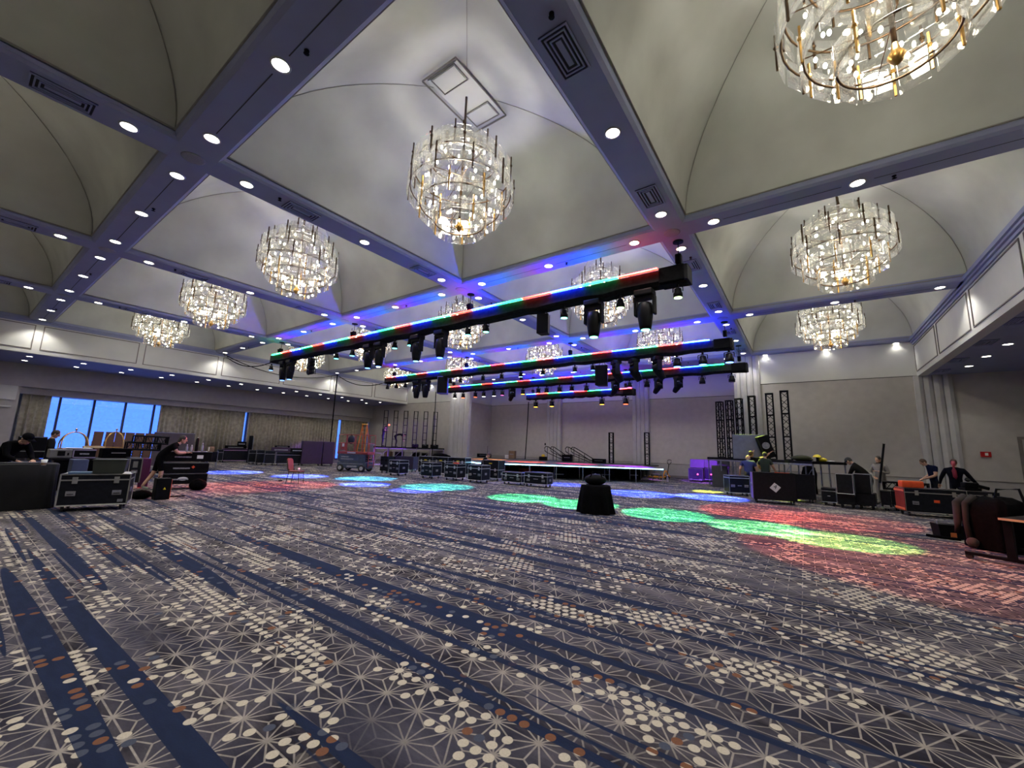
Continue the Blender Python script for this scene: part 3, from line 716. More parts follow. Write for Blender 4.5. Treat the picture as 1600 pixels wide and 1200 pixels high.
def case(label, loc, rz, w_, d, h, body=CASEB, edge=ALU, casters=True, seam=.72, latches=2, handles=2, logo=True, name='flight_case', cat='flight case', group=None, ends=1, corners=True):
    t = thing(name, label, cat, loc, rz, group); c_ = .13 if casters else 0.
    hh = h-c_
    MB().bb(-w_/2+.008, -d/2+.008, c_+.008, w_/2-.008, d/2-.008, h-.008).build('body', body, t)
    MB().wire((w_, d, hh), .016, (0, 0, c_+hh/2)).build('edge_frame', edge, t)
    if seam: MB().frame((-w_/2-.004, -d/2-.004, c_+hh*seam), (1, 0, 0), (0, 1, 0), w_+.008, d+.008, .02, .028).build('lid_seam', edge, t)
    for k in range(latches):
        x = (k+.5)/latches*w_-w_/2 if latches != 2 else (-.3, .3)[k]*w_
        MB().rbox((x, -d/2-.008, c_+hh*seam+.01), (.085, .02, .14), .006).build('latch', edge, t)
    for k in range(handles):
        x = (-.33, .33)[k]*w_ if handles == 2 else 0
        q = MB().rbox((x, -d/2-.004, c_+hh*seam*.48), (.15, .016, .10), .006).build('handle', HANDLE, t)
        MB().cyl((x-.05, -d/2-.02, c_+hh*seam*.46), (x+.05, -d/2-.02, c_+hh*seam*.46), .009, n=6).build('grip', RUBBER, q)
    for k in range(ends):
        MB().rbox((w_/2+.004, 0, c_+hh*seam*.55), (.016, .16, .10), .006).build('end_handle', HANDLE, t)
    if logo: MB().bb(-w_*.10, -d/2-.0025, c_+hh*.40, w_*.10, -d/2+.002, c_+hh*.40+.03).build('printed_name', LOGO, t)
    if casters:
        for a in (-1, 1):
            for b_ in (-1, 1): put(wheel_me, 'caster', t, (a*(w_/2-.09), b_*(d/2-.09), c_))
    return t
def box_thing(name, label, cat, p, rz, d, m, bev=.02, extra=None):
    t = thing(name, label, cat, p, rz)
    MB().rbox((0, 0, d[2]/2), d, bev).build('shell', m, t)
    return t
# --- row of cases in front of the stage
for lab, u0, u1, vt, vb in (('black flight case with silver edges standing alone beside the scissor lift', 602, 631, 719, 743.5),
                            ('leftmost of three large silver-edged flight cases in a row before the stage', 651, 685, 723, 748),
                            ('middle one of three large silver-edged flight cases in a row before the stage', 688, 724, 725, 751),
                            ('rightmost of three large silver-edged flight cases in a row before the stage', 725, 763, 727, 755)):
    p, w_, h = place(u0, u1, vt, vb); case(lab, (p.x-.15, p.y+.35, 0), R(3), .78, .66, h, seam=.76)
for lab, u0, u1, vt, vb in (('low black case with a yellow tag, left of three behind the front cases', 650, 671, 713, 742), ('low black case with a yellow tag, middle of three behind the front cases', 672, 697, 714, 743), ('low black case with a yellow tag, right of three behind the front cases', 698, 725, 715, 744)):
    p, w_, h = place(u0, u1, vt, vb); t = case(lab, (p.x, p.y+.4, 0), R(8), .98, .6, h, logo=False)
    MB().bb(-.09, -.31, h*.78, .09, -.30, h*.84).build('yellow_tag', mat('yellow_tag', (.7, .55, .02), .6), t)
p, w_, h = place(748, 778, 719, 751); t = case('tall black double case with a yellow tag beside the kneeling person', (p.x, p.y+.4, 0), R(4), .95, .6, h, logo=False, seam=.45)
MB().bb(-.09, -.31, h*.82, .09, -.30, h*.87).build('yellow_tag', MATS['yellow_tag'], t)
p, w_, h = place(781, 815, 738, 757.5); case('low teal-lit flight case, left of a pair in front of the stage', (p.x, p.y+.3, 0), R(4), 1.02, .55, h, seam=.66)
p, w_, h = place(813, 858, 738.5, 761); case('low teal-lit flight case, right of a pair in front of the stage', (p.x, p.y+.3, 0), R(4), 1.12, .55, h, seam=.66)
VIOL = mat('violet_lit_laminate', (.022, .016, .05), .5, var=.2)  # black laminate with the violet stage light put into its colour
p, w_, h = place(590, 604, 713, 739); case('tall narrow black case on wheels left of the lone flight case', (p.x, p.y+.3, 0), R(15), .5, .6, h, edge=BLACK, logo=False)
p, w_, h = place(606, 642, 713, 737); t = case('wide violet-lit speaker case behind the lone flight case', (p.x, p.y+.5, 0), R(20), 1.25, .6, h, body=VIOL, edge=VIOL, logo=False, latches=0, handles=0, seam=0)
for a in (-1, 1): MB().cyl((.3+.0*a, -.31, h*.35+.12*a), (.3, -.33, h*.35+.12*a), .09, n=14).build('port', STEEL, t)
t = thing('green_lit_box', 'small black box with green light at its foot between road cases', 'stage light', P(645, 734, z=0)); MB().rbox((0, 0, .38), (.42, .3, .72), .04).build('body', BLACK, t); MB().cyl((0, -.1, .75), (0, -.12, .77), .12, n=12).build('lens', LENS['dark'], t); MB().bb(-.3, -.3, .005, .3, -.2, .04).build('glow_foot', LENS['green'], t)  # green light on the floor is built as a glowing strip
# --- cases and cabinets along the curtains
PURP = mat('plum_cabinet', (.035, .012, .045), .55, var=.2, scale=4)
for lab, u0, u1, vt, vb in (('larger plum-black tall cabinet beside the scissor lift', 469, 502, 690, 728), ('narrower plum-black tall cabinet half behind the scissor lift', 502, 520, 691, 728)):
    p, w_, h = place(u0, u1, vt, vb)
    t = thing('tall_cabinet', lab, 'cabinet', (p.x, p.y, 0), face(p, 8)); MB().rbox((0, .4, .08+h/2), (w_*.98, .8, h-.1), .02).build('body', PURP, t)
    for k in range(3): MB().bb(-w_*.45, -.015, .2+k*h*.29, w_*.45, .0, .2+k*h*.29+h*.26).build('door_panel', PURP, t)
    for a in (-1, 1): put(wheel_me, 'caster', t, (a*w_*.4, .15, .13)); put(wheel_me, 'caster', t, (a*w_*.4, .65, .13))
LIL = mat('lilac_lit_edge', (.34, .30, .42), .45, .4)  # lilac stage light put into the surface colour
p, w_, hM = place(344, 391, 701, 722); h = hM; pM = p.copy(); case('long pink-lit case against the curtain', (p.x, p.y, 0), face(p, 6), w_*.95, .7, h, edge=mat('pink_lit_edge', (.65, .35, .70), .45, .3), logo=False, latches=0, handles=0, seam=.85)  # pink light on the edges is put into their colour
p, w_, h = place(336, 346, 702, 722); case('dark narrow case left of the pink-lit case', (p.x, p.y, 0), face(p, 6), w_, .7, h, edge=STEEL, logo=False, handles=0, latches=0)
prev = None
for k, (u0, u1, vt, vb) in enumerate(((386, 398, 703, 725), (398, 411, 703, 726), (411, 428, 704, 727), (429, 470, 706, 727))):
    p, w_, h = place(u0, u1, vt, vb); case(('first', 'second', 'third', 'long fourth')[k]+' grey-edged case from the left in the row against the curtain', (p.x, p.y, 0), face(p, 4), w_*.95, .65, h, edge=STEEL if k < 3 else LIL, logo=False, handles=0, latches=0)
def laptop(label, u, v, top, rz=None, w_=.36):
    p = P(u, v, z=top); t = thing('laptop', label, 'laptop', (p.x, p.y, top), face(p, 0) if rz is None else rz)
    MB().rbox((0, 0, .012), (w_, .25, .022), .006).build('keyboard_base', BLACK, t)
    MB().rbox((0, .15, .13), (w_, .015, .24), .005, (R(-15), 0, 0)).build('screen', BLACK, t)
    return t
pc, _, hc = place(429, 470, 706, 727); sd = Vector((_rt0.x, _rt0.y, 0))
def on_top(nm, lb, ct, base, top, du, d, m):
    q = base+sd*du; t = thing(nm, lb, ct, (q.x, q.y, top+.002), face(base)); MB().rbox((0, 0, d[2]/2), d, .02).build('shell', m, t); MB().bb(-d[0]*.35, -d[1]/2-.008, d[2]*.3, d[0]*.35, -d[1]/2+.002, d[2]*.55).build('front_panel', STEEL, t); return t
def slab(name, label, cat, u0, u1, vt, v, ref, m, dep=.4, z0=None):
    pp, w_, h = place(u0, u1, vt, v, z0 if z0 is not None else ref); t = thing(name, label, cat, (pp.x, pp.y, z0 if z0 is not None else ref), face(pp)); MB().rbox((0, dep/2, max(h, .06)/2), (w_*.96, dep, max(h, .06)), .02).build('shell', m, t)
    MB().bb(-w_*.35, -.012, max(h, .06)*.3, w_*.35, .002, max(h, .06)*.6).build('front_panel', STEEL, t); return t
on_top('equipment_rack', 'low black rack unit lying on the pink-lit case', 'rack', pM, hM, -.1, (1.3, .5, .22), BLACK)
on_top('monitor', 'small black monitor standing on the low black rack unit', 'monitor', pM, hM+.22, .3, (.55, .18, .30), BLACK)
t = thing('coffee_urn', 'slim grey urn beside the blue curtain slit', 'urn', pM+sd*.95+Vector((0, 0, hM))); MB().lathe([(.14, 0), (.16, .05), (.16, .75), (.12, .85), (.03, .9)], 14).build('tank', STEEL, t, True); MB().lathe([(.03, .9), (.05, .93), (.02, .97)], 10).build('lid_knob', BLACK, t)
box_thing('speaker_column', 'narrow black column speaker right of the grey urn', 'speaker', pM+sd*1.25+Vector((.0, -.3, 0)), 0, (.2, .2, 1.9), BLACK)
on_top('mixing_desk', 'black mixing desk with plum front on the long fourth case', 'mixer', pc, hc, -.55, (1.15, .6, .28), PURP)
on_top('road_lid_box', 'black flat box lying right of the mixing desk', 'box', pc, hc, .55, (.85, .6, .26), BLACK)
on_top('keyboard_case', 'thin black case lying on top of the mixing desk', 'case', pc, hc+.28, -.5, (.9, .4, .12), BLACK)
# --- scissor lift with ladder
LIFT = P(545, 737, z=0)+Vector((-.2, .5, 0)); lr = R(24)
REDP = mat('faded_red_paint', (.30, .05, .05), .5, var=.2, scale=8); NAVY = mat('blue_grey_paint', (.05, .07, .11), .5, var=.2)
t = thing('scissor_lift', 'red-railed blue scissor lift with grey wheels', 'scissor lift', LIFT, lr)
b_ = MB().rbox((0, 0, .36), (1.85, .76, .34), .03).build('chassis', NAVY, t)
MB().bb(-.30, -.385, .24, .34, -.375, .34).build('data_plate', LOGO, b_); MB().bb(-.78, -.383, .43, .72, -.377, .455).build('hazard_strip', LOGO, b_)
for a in (-1, 1):
    for c_ in (-1, 1):
        q = MB().lathe([(.09, -.07), (.19, -.065), (.2, 0), (.19, .065), (.09, .07)], 18, (a*.68, c_*.40, .2), Matrix.Rotation(PI/2, 3, 'X')).build('wheel', RUBBER, t, True)
        MB().lathe([(.02, -.075), (.11, -.075), (.11, .075), (.02, .075)], 14, (a*.68, c_*.40, .2), Matrix.Rotation(PI/2, 3, 'X')).build('hub', mat('pale_grey_tyre', (.42, .42, .46), .7), q)
for k in range(3):
    for c_ in (-1, 1):
        z0 = .56+k*.14
        for s_ in (-1, 1): MB().box((0, c_*.28, z0+.06), (1.6, .05, .07), (0, s_*R(5), 0)).build('scissor_arm', NAVY, t)
MB().bb(-.85, -.385, .56, .85, -.37, .98).build('side_panel', NAVY, t); MB().bb(-.7, -.39, .80, -.2, -.384, .86).build('side_lettering', LOGO, t); MB().bb(-.72, -.39, .68, .1, -.384, .73).build('side_lettering', LOGO, t)
pl = MB().rbox((0, 0, 1.06), (1.95, .80, .14), .02).build('platform', REDP, t); MB().bb(-.32, -.412, 1.03, .2, -.40, 1.10).build('warning_label', mat('pale_blue_label', (.45, .55, .75), .6), pl)
for z in (1.62, 2.10):
    MB().tube([(-.95, -.38, z), (.95, -.38, z), (.95, .38, z), (-.95, .38, z)], .02, 6, closed=True).build('guard_rail', REDP, t)
for a in (-.95, -.4, .15, .6, .95):
    for c_ in (-1, 1): MB().cyl((a, c_*.38, 1.1), (a, c_*.38, 2.1), .022, n=6).build('rail_post', REDP, t)
MB().rbox((-.62, -.40, 1.42), (.34, .05, .42), .02).build('control_box', REDP, t); MB().bb(-.68, -.435, 1.4, -.54, -.424, 1.58).build('notice', WHITE, t)
MB().tube([(1.0, -.3, .25), (1.0, -.3, 1.0), (1.0, .3, 1.0), (1.0, .3, .25)], .025, 6).build('end_ladder', REDP, t)
for k in range(3): MB().cyl((1.0, -.3, .4+k*.2), (1.0, .3, .4+k*.2), .018, n=6).build('end_ladder_rung', REDP, t)
ORNG = mat('orange_fibreglass', (.75, .20, .02), .5, var=.12); 
t = thing('step_ladder', 'orange fibreglass step ladder standing on the scissor lift platform', 'ladder', LIFT+Matrix.Rotation(lr, 3, 'Z') @ Vector((.3, .12, 1.13)), lr)
for s_ in (-1, 1):
    MB().box((s_*.19, -.06, .8), (.05, .03, 1.66), (R(-8), s_*R(-4), 0)).build('rail', ORNG, t); MB().box((s_*.19, .22, .8), (.04, .03, 1.64), (R(10), s_*R(-4), 0)).build('rear_rail', ORNG, t)
for k in range(6): MB().box((0, -.15+k*.038, .2+k*.24), (.40-.03*k, .08, .025)).build('tread', mat('aluminium_tread', (.6, .55, .4), .5, .5), t)
MB().rbox((0, .06, 1.62), (.30, .22, .06), .015).build('top_cap', mat('amber_cap', (.8, .45, .05), .5), t)
t = thing('tool_bag', 'dark bundle hanging on the scissor lift rail', 'bag', LIFT+Matrix.Rotation(lr, 3, 'Z') @ Vector((-.3, -.15, 1.55))); MB().sph((0, 0, .25), (.22, .18, .25), 12, 8).build('sack', mat('navy_cloth', (.012, .014, .03), .9), t, True); MB().tube([(-.12, 0, .4), (0, 0, .58), (.12, 0, .4)], .02, 6).build('strap', MATTE, t)
t = thing('drum_fan', 'round grey drum fan beside the left platform', 'fan', P(579, 709, z=EYE-.9)); d = (_fw*-1); M = Vector((d.x, d.y, 0)).to_track_quat('Z', 'Y').to_matrix()
MB().lathe([(.42, -.2), (.46, -.18), (.46, .18), (.42, .2)], 20, (0, 0, .5), M).build('housing', mat('fan_grey', (.25, .26, .28), .5), t, True)
for k in range(5): MB().tube([Vector((0, 0, .5))+M @ Vector((.08*(k+1)*math.cos(2*PI*q/24), .08*(k+1)*math.sin(2*PI*q/24), .21)) for q in range(24)], .008, 4, closed=True).build('guard_wire', STEEL, t)
for s_ in (-1, 1): MB().cyl((s_*.3, 0, .2), (s_*.35, 0, -.7), .025, n=6).build('stand_leg', BLACK, t)
# --- lone chair with a cup
CHB = mat('brown_upholstery', (.045, .034, .028), .8, var=.15); 
def make_chair(name, label, cat='chair', group=None, fab=CHB, leg=BLACK, arch=True):
    t = thing(name, label, cat, group=group)
    MB().rbox((0, 0, .45), (.45, .45, .06), .025).build('seat', fab, t)
    if arch: pr = [(-.21, .0), (.21, .0), (.21, .36), (.17, .42), (.08, .45), (-.08, .45), (-.17, .42), (-.21, .36)]
    else: pr = [(-.21, 0), (.21, 0), (.22, .46), (-.22, .46)]
    MB().extr(pr, (0, .20, .50), (0, .25, .50), (1, 0, 0), (0, .18, 1)).build('backrest', fab, t)
    for a in (-1, 1):
        MB().cyl((a*.20, -.19, .43), (a*.21, -.22, 0), .013, n=6).build('leg', leg, t); MB().tube([(a*.20, .20, .55), (a*.20, .19, .43), (a*.21, .26, 0)], .013, 6).build('leg', leg, t)
    return t
ch = make_chair('banquet_chair', 'lone brown banquet chair standing on the open carpet'); p = P(461, 755, z=0); ch.location = (p.x, p.y, 0); ch.rotation_euler = (0, 0, R(128))
t = thing('paper_cup', 'small pale cup standing on the seat of the lone chair', 'cup', (p.x+.08, p.y+.05, .485)); MB().lathe([(.03, 0), (.04, .09), (.036, .09), (.028, .01)], 12).build('cup', WHITE, t, True); MB().lathe([(.042, .085), (.042, .10), (.03, .105)], 12).build('lid', WHITE, t)
tag(MB().rbox((0, 0, .03), (.16, .10, .05), .02).build('cable_puck', BLACK, None, False, P(438, 752, z=0)), 'small black puck lying on the carpet left of the lone chair', 'puck')
# --- cocktail table with a bag
p = P(931, 801, z=0); t = thing('cocktail_table', 'small round table under a floor-length black cloth', 'table', (p.x, p.y, 0))
n = 56; vs, fs = [], []
for z, r, wv in ((.72, .36, 0), (.70, .385, .006), (.45, .42, .022), (.2, .455, .035), (.01, .48, .045)):
    for k in range(n): q = 2*PI*k/n; e = r+wv*math.sin(9*q+z*2); vs.append((e*math.cos(q), e*math.sin(q), z))
for j in range(4):
    for k in range(n): fs.append((j*n+k, (j+1)*n+k, (j+1)*n+(k+1) % n, j*n+(k+1) % n))
fs.append(tuple(range(n))); mb = MB(); mb.add(vs, fs); mb.build('tablecloth', MATTE, t, True)
MB().lathe([(.05, .02), (.05, .70), (.34, .705), (.34, .715)], 16).build('pedestal', BLACK, t)
bp_ = (p.x-.02, p.y+.02, .725)
t = thing('duffel_bag', 'black duffel bag lying on the small round table', 'bag', bp_, R(35)); MB().sph((0, 0, .13), (.30, .17, .15), 16, 10).build('body', BLACK, t, True); MB().tube([(-.16, -.1, .2), (-.1, -.12, .34), (.1, -.12, .34), (.16, -.1, .2)], .018, 6).build('strap', MATTE, t); MB().tube([(-.26, 0, .2), (0, 0, .285), (.26, 0, .2)], .008, 5).build('zip', STEEL, t)
t = thing('paper_tag', 'white slip of paper on the edge of the small round table', 'paper', (p.x-.26, p.y-.26, .735), R(20)); MB().bb(-.09, -.03, 0, .09, .03, .006).build('slip', WHITE, t)
# ------------------------------------------------------------------ stage with LED edge
DECK = mat('gloss_black_deck', (.045, .045, .05), .4, var=.3, scale=3)
SH = .80; AP, SR, SL = (-14.7, 17.4), (-6.35, 23.2), (-23.0, 23.2)
t = thing('stage', 'gloss black pointed stage with a glowing white front edge', 'stage', (AP[0], 24, 0))
off = lambda q: (q[0]-AP[0], q[1]-24)
poly = [off(q) for q in (AP, SR, (-8.3, 25.6), (-8.3, 29.3), (-21.1, 29.3), (-21.1, 25.6), SL)]
MB().prism(poly, SH-.09, SH).build('deck', DECK, t)
LEDW = glow('led_edge_white', (.30, .70, 1), 9)
def along(a, b_, k): return Vector((a[0]+(b_[0]-a[0])*k, a[1]+(b_[1]-a[1])*k, 0))
for a, b_ in ((off(AP), off(SR)), (off(AP), off(SL))):
    a3, b3 = Vector((*a, 0)), Vector((*b_, 0)); dr = (b3-a3).normalized(); nn = Vector((dr.y, -dr.x, 0)); nn = nn if nn.y < 0 else -nn
    N_ = 7
    for k in range(N_):
        q0, q1 = a3.lerp(b3, k/N_), a3.lerp(b3, (k+1)/N_); ang = math.atan2(dr.y, dr.x)
        mid = (q0+q1)/2; L_ = (q1-q0).length
        MB().box((mid.x+nn.x*.03, mid.y+nn.y*.03, SH-.045), (L_-.01, .04, .04), (0, 0, ang)).build('led_strip', LEDW, t)
        MB().cyl((q0.x-nn.x*.1, q0.y-nn.y*.1, 0), (q0.x-nn.x*.1, q0.y-nn.y*.1, SH-.09), .025, n=8).build('leg', STEEL, t)
        MB().cyl((q0.x-nn.x*1.3, q0.y-nn.y*1.3, 0), (q0.x-nn.x*1.3, q0.y-nn.y*1.3, SH-.09), .025, n=8).build('leg', STEEL, t)
    MB().cyl((b3.x-nn.x*.1, b3.y-nn.y*.1, 0), (b3.x-nn.x*.1, b3.y-nn.y*.1, SH-.09), .025, n=8).build('leg', STEEL, t)
for x in (-6.2, -4, 4, 6.2):
    for y in (2, 5): MB().cyl((x, y, 0), (x, y, SH-.09), .025, n=6).build('leg', STEEL, t)
MB().bb(-6.3, 2.2, .0, 6.2, 2.25, SH-.1).build('skirt', MATTE, t)
# things stored under the stage
for k, (u0, u1, vt, vb, lb) in enumerate(((862, 888, 737, 749, 'low black crate under the stage left of the cocktail table'), (930, 965, 737, 750, 'long black crate under the stage right of the cocktail table'), (985, 1008, 738, 751, 'black crate under the right end of the stage'))):
    p, w_, h = place(u0, u1, vt, vb); t = thing('stage_crate', lb, 'crate', (p.x-.6, p.y+.9, 0), R(36)); MB().rbox((0, 0, h*.5), (w_, .5, h), .02).build('shell', BLACK, t); MB().bb(-w_*.3, -.26, h*.5, w_*.3, -.25, h*.6).build('grip_bar', STEEL, t)
ORB = mat('orange_plastic', (.8, .09, .02), .5)
for k in range(3):
    q = P(812+k*7, 737, z=.2); t = thing('orange_bin', ('left', 'middle', 'right')[k]+' one of three small orange bins under the stage', 'bin', (q.x-.2, q.y+.4, .0), R(36)); MB().box((0, 0, .28), (.24, .22, .24), None, 0, 1.15).build('tub', ORB, t); MB().rbox((0, 0, .08), (.3, .26, .16), .02).build('foot_box', BLACK, t)
t = thing('stage_step', 'violet-lit aluminium step under the right end of the stage', 'step', P(1025, 752, z=0), R(36)); MB().rbox((0, 0, .40), (.45, .3, .04), .01).build('tread', LIL, t); MB().rbox((0, -.2, .06), (.9, .4, .03), .01).build('base_plate', LIL, t)
for a in (-1, 1): MB().cyl((a*.2, 0, .05), (a*.18, 0, .39), .02, n=6).build('post', LIL, t)
# box truss tower
def tower(label, loc, rz, h=3.05, s_=.33, m=BLACK, nb=10, name='truss_tower', r=.032):
    t = thing(name, label, 'truss', loc, rz)
    k = s_/2-r
    for a in (-1, 1):
        for b_ in (-1, 1): MB().cyl((a*k, b_*k, 0), (a*k, b_*k, h), r, n=6).build('chord', m, t)
    for q, (a, b_) in enumerate((((-1, -1), (1, -1)), ((1, -1), (1, 1)), ((1, 1), (-1, 1)), ((-1, 1), (-1, -1)))):
        pts = [Vector(((a[0] if e % 2 == 0 else b_[0])*k, (a[1] if e % 2 == 0 else b_[1])*k, .06+(h-.12)*e/nb)) for e in range(nb+1)]
        MB().tube(pts, r*.55, 5).build('lacing', m, t)
    for z in (.02, h/3, 2*h/3, h-.02): MB().tube([(-k, -k, z), (k, -k, z), (k, k, z), (-k, k, z)], r*.8, 5, closed=True).build('collar', m, t)
    MB().bb(-s_/2, -s_/2, h-.01, s_/2, s_/2, h+.01).build('top_plate', m, t)
    return t
for u, lb in ((955, 'shorter box truss tower standing on the stage, left of the pair'), (1010.5, 'shorter box truss tower at the right end of the stage')):
    q = P(u, 676, y=27.6); tower(lb, (q.x, q.y, SH), R(10), q.z-SH, .34)
# two handrails of the stage steps
for (ua, ub, lb) in ((855, 884, 'left one of two black stair handrails on the stage'), (888, 922, 'right one of two black stair handrails on the stage')):
    a = P(ua, 719, y=27.2); b_ = P(ub, 719, y=27.2); t = thing('stair_handrail', lb, 'handrail', (a.x, 27.2, SH)); Lx = b_.x-a.x
    for s_ in (0, .9):
        MB().tube([(-.05, s_, .60), (-.22, s_, .72), (-.26, s_, .92), (-.14, s_, 1.05), (.05, s_, 1.03), (Lx*.5, s_, .62), (Lx, s_, .15)], .03, 6).build('top_rail', BLACK, t, True)
        MB().tube([(0, s_, .58), (Lx*.5, s_, .30), (Lx, s_, .02)], .025, 6).build('mid_rail', BLACK, t)
        for e in (0, .5, 1): MB().cyl((Lx*e, s_, 0), (Lx*e, s_, 1.0-.86*e), .02, n=6).build('post', BLACK, t)
# clutter on the stage
CARD = mat('brown_cardboard', (.22, .14, .08), .8)
for nm, lb, ct, u, v, d, m in (('cardboard_box', 'brown cardboard box standing on the left of the stage', 'box', 801, 717, (.5, .4, .62), CARD), ('white_box', 'white box in front of the brown carton on the stage', 'box', 796, 718, (.6, .35, .28), WHITE), ('toolbox', 'black toolbox with yellow lid on the stage near the handrails', 'toolbox', 849, 718.5, (.55, .35, .28), BLACK), ('equipment_box', 'low black box on the stage right of the handrails', 'box', 936, 721, (.9, .5, .3), BLACK), ('equipment_box', 'low dark box at the back left of the stage', 'box', 757, 715, (1.1, .5, .3), BLACK), ('stage_chest', 'black chest on the stage between the two handrails', 'chest', 887, 719, (.7, .45, .5), BLACK)):
    q = P(u, 700, y=26.6); t = thing(nm, lb, ct, (q.x, q.y, SH), R(15)); MB().rbox((0, 0, d[2]/2), d, .02).build('shell', m, t)
    if nm == 'toolbox': MB().sph((0, 0, d[2]+.06), (.14, .12, .12), 10, 6).build('lid', mat('yellow_plastic', (.8, .55, .02), .45), t, True)
    else: MB().bb(-d[0]*.3, -d[1]/2-.006, d[2]*.55, d[0]*.3, -d[1]/2+.002, d[2]*.62).build('tape_seam', STEEL, t)
q = P(752, 700, y=26.6); t = thing('mic_stand', 'thin stand rising from the back left of the stage', 'stand', (q.x+.6, 26.7, SH)); MB().cyl((0, 0, .03), (0, 0, .95), .014, n=6).build('pole', BLACK, t); MB().lathe([(.13, 0), (.12, .03), (.02, .04)], 12).build('base', BLACK, t)
t = thing('cloth_bundle', 'black cloth bundle lying on the low cases before the stage', 'cloth', P(688, 715, z=.86), R(30)); MB().sph((0, 0, .12), (.55, .25, .16), 14, 8).build('heap', MATTE, t, True); MB().sph((.5, 0, .08), (.2, .18, .1), 10, 6).build('fold', MATTE, t, True)
tag(MB().rbox((0, 0, .02), (.3, .14, .06), .02).build('red_strap', ORB, None, False, (P(706, 751, z=0).x-.05, P(706, 751, z=0).y+.3, place(688, 724, 725, 751)[2]+.012)), 'red strap lying on the middle large flight case', 'strap')
# ------------------------------------------------------------------ angled side platforms with truss towers
def riser(label, p0, dvec, L_, dep, h, leg=STEEL):
    d = Vector((*dvec, 0)).normalized(); ang = math.atan2(d.y, d.x)
    t = thing('platform', label, 'platform', (p0[0], p0[1], 0), ang)
    nb = max(2, round(L_/1.22))
    for k in range(nb):
        MB().bb(L_*k/nb+.01, 0, h-.10, L_*(k+1)/nb-.01, dep, h).build('deck_panel', BLACK, t)
        MB().bb(L_*k/nb+.02, -.02, h-.17, L_*(k+1)/nb-.02, .02, h-.10).build('front_rail', leg, t)
    for k in range(nb+1):
        for y in (.05, dep/2, dep-.05): MB().cyl((min(max(L_*k/nb, .05), L_-.05), y, 0), (min(max(L_*k/nb, .05), L_-.05), y, h-.1), .028, n=8).build('leg', leg, t)
    for k in range(nb): MB().cyl((L_*k/nb+.05, .05, .1), (L_*(k+1)/nb-.05, .05, h-.25), .015, n=6).build('brace', leg, t)
    return t, d, Vector((-d.y, d.x, 0))
RH = 1.50
tr_, dR, nR = riser('right-hand black platform on aluminium legs carrying six truss towers', (-4.35, 24.5), (.667, -.745), 6.85, 1.45, RH)
tl_, dL, nL = riser('left-hand black platform on violet-lit legs carrying six ladder trusses', (-28.4, 20.55), (.667, .745), 5.7, 1.6, 1.42, LIL)
names = ('first', 'second', 'third', 'fourth', 'fifth', 'sixth')
for k, (u, v) in enumerate(((1124, 628), (1139, 626), (1154, 623), (1174, 619), (1201.5, 615), (1224.5, 611))):
    d = ray(u, v); z = RH+3.05-EYE; s_ = z/d.z
    q = Vector((d.x*s_, d.y*s_, RH)); lim = 0
    tower('%s box truss tower from the left on the right-hand platform' % names[k], q, R(-20+5*k))
def ladder_truss(label, loc, rz, h=2.95):
    t = thing('ladder_truss', label, 'truss', loc, rz)
    for a in (-1, 1): MB().cyl((a*.15, 0, 0), (a*.15, 0, h), .038, n=6).build('chord', BLACK, t)
    for e in range(6): MB().cyl((-.15, 0, .05+(h-.08)*e/5), (.15, 0, .05+(h-.08)*e/5), .024, n=6).build('rung', BLACK, t)
    return t
for k, u in enumerate((604, 619.5, 635, 650.5, 666, 681)):
    d = ray(u, 641+.5*k); z = 1.42+2.95-EYE; s_ = z/d.z
    ladder_truss('%s ladder truss from the left on the left-hand platform' % names[k], (d.x*s_, d.y*s_, 1.42), math.atan2(nL.y, nL.x)-PI/2+R(-10))
t = thing('warning_lamp', 'tiny orange lamp clipped to the first ladder truss', 'lamp', P(608, 664, y=22.0)); MB().sph((0, 0, 0), .07, 8, 6).build('dome', glow('orange_lamp', (1, .12, .02), 4, False), t, True); MB().box((-.06, 0, -.05), (.05, .05, .1)).build('clip', BLACK, t)
for k, (u, w_) in enumerate(((649, .5), (664.5, .5), (679, .6))):
    d = ray(u, 694); q = Vector((d.x, d.y, 0))*(23.0/d.y); t = thing('floor_box', 'black power box at the foot of the %s ladder truss' % names[3+k], 'box', (q.x, q.y, 1.42), R(40)); MB().rbox((0, 0, .14), (w_, .4, .28), .03).build('shell', BLACK, t); MB().tube([(-.1, -.2, .2), (0, -.25, .26), (.1, -.2, .2)], .015, 5).build('handle', STEEL, t)
# stored under the left platform
for nm, lb, ct, u0, u1, vt, vb, m in (('wooden_crate', 'brown wooden crate under the left platform', 'crate', 595, 607, 703, 724, CARD), ('cable_crate', 'black crate under the middle of the left platform', 'crate', 611, 625, 704, 724, BLACK), ('chair_cart', 'dark cart under the right half of the left platform', 'cart', 639, 650, 705, 725, BLACK), ('cable_crate', 'black crate under the right end of the left platform', 'crate', 654, 664, 706, 725, BLACK)):
    p, w_, h = place(u0, u1, vt, vb); t = thing(nm, lb, ct, (p.x-.2, p.y+.5, 0), R(40)); MB().rbox((0, 0, h*.45), (w_*.9, .6, h*.9), .02).build('shell', m, t); MB().wire((w_*.95, .65, h*.95), .03, (0, 0, h*.475)).build('frame', BLACK, t)
t = thing('aluminium_frame', 'violet-lit aluminium stand left of the left platform', 'stand', P(583, 726, z=0), R(40))
MB().tube([(-.55, 0, .05), (-.55, 0, .9), (.55, 0, .9), (.55, 0, .05)], .03, 6, closed=True).build('frame', LIL, t); MB().bb(-.6, -.3, .0, .6, .3, .04).build('base_plate', LIL, t)
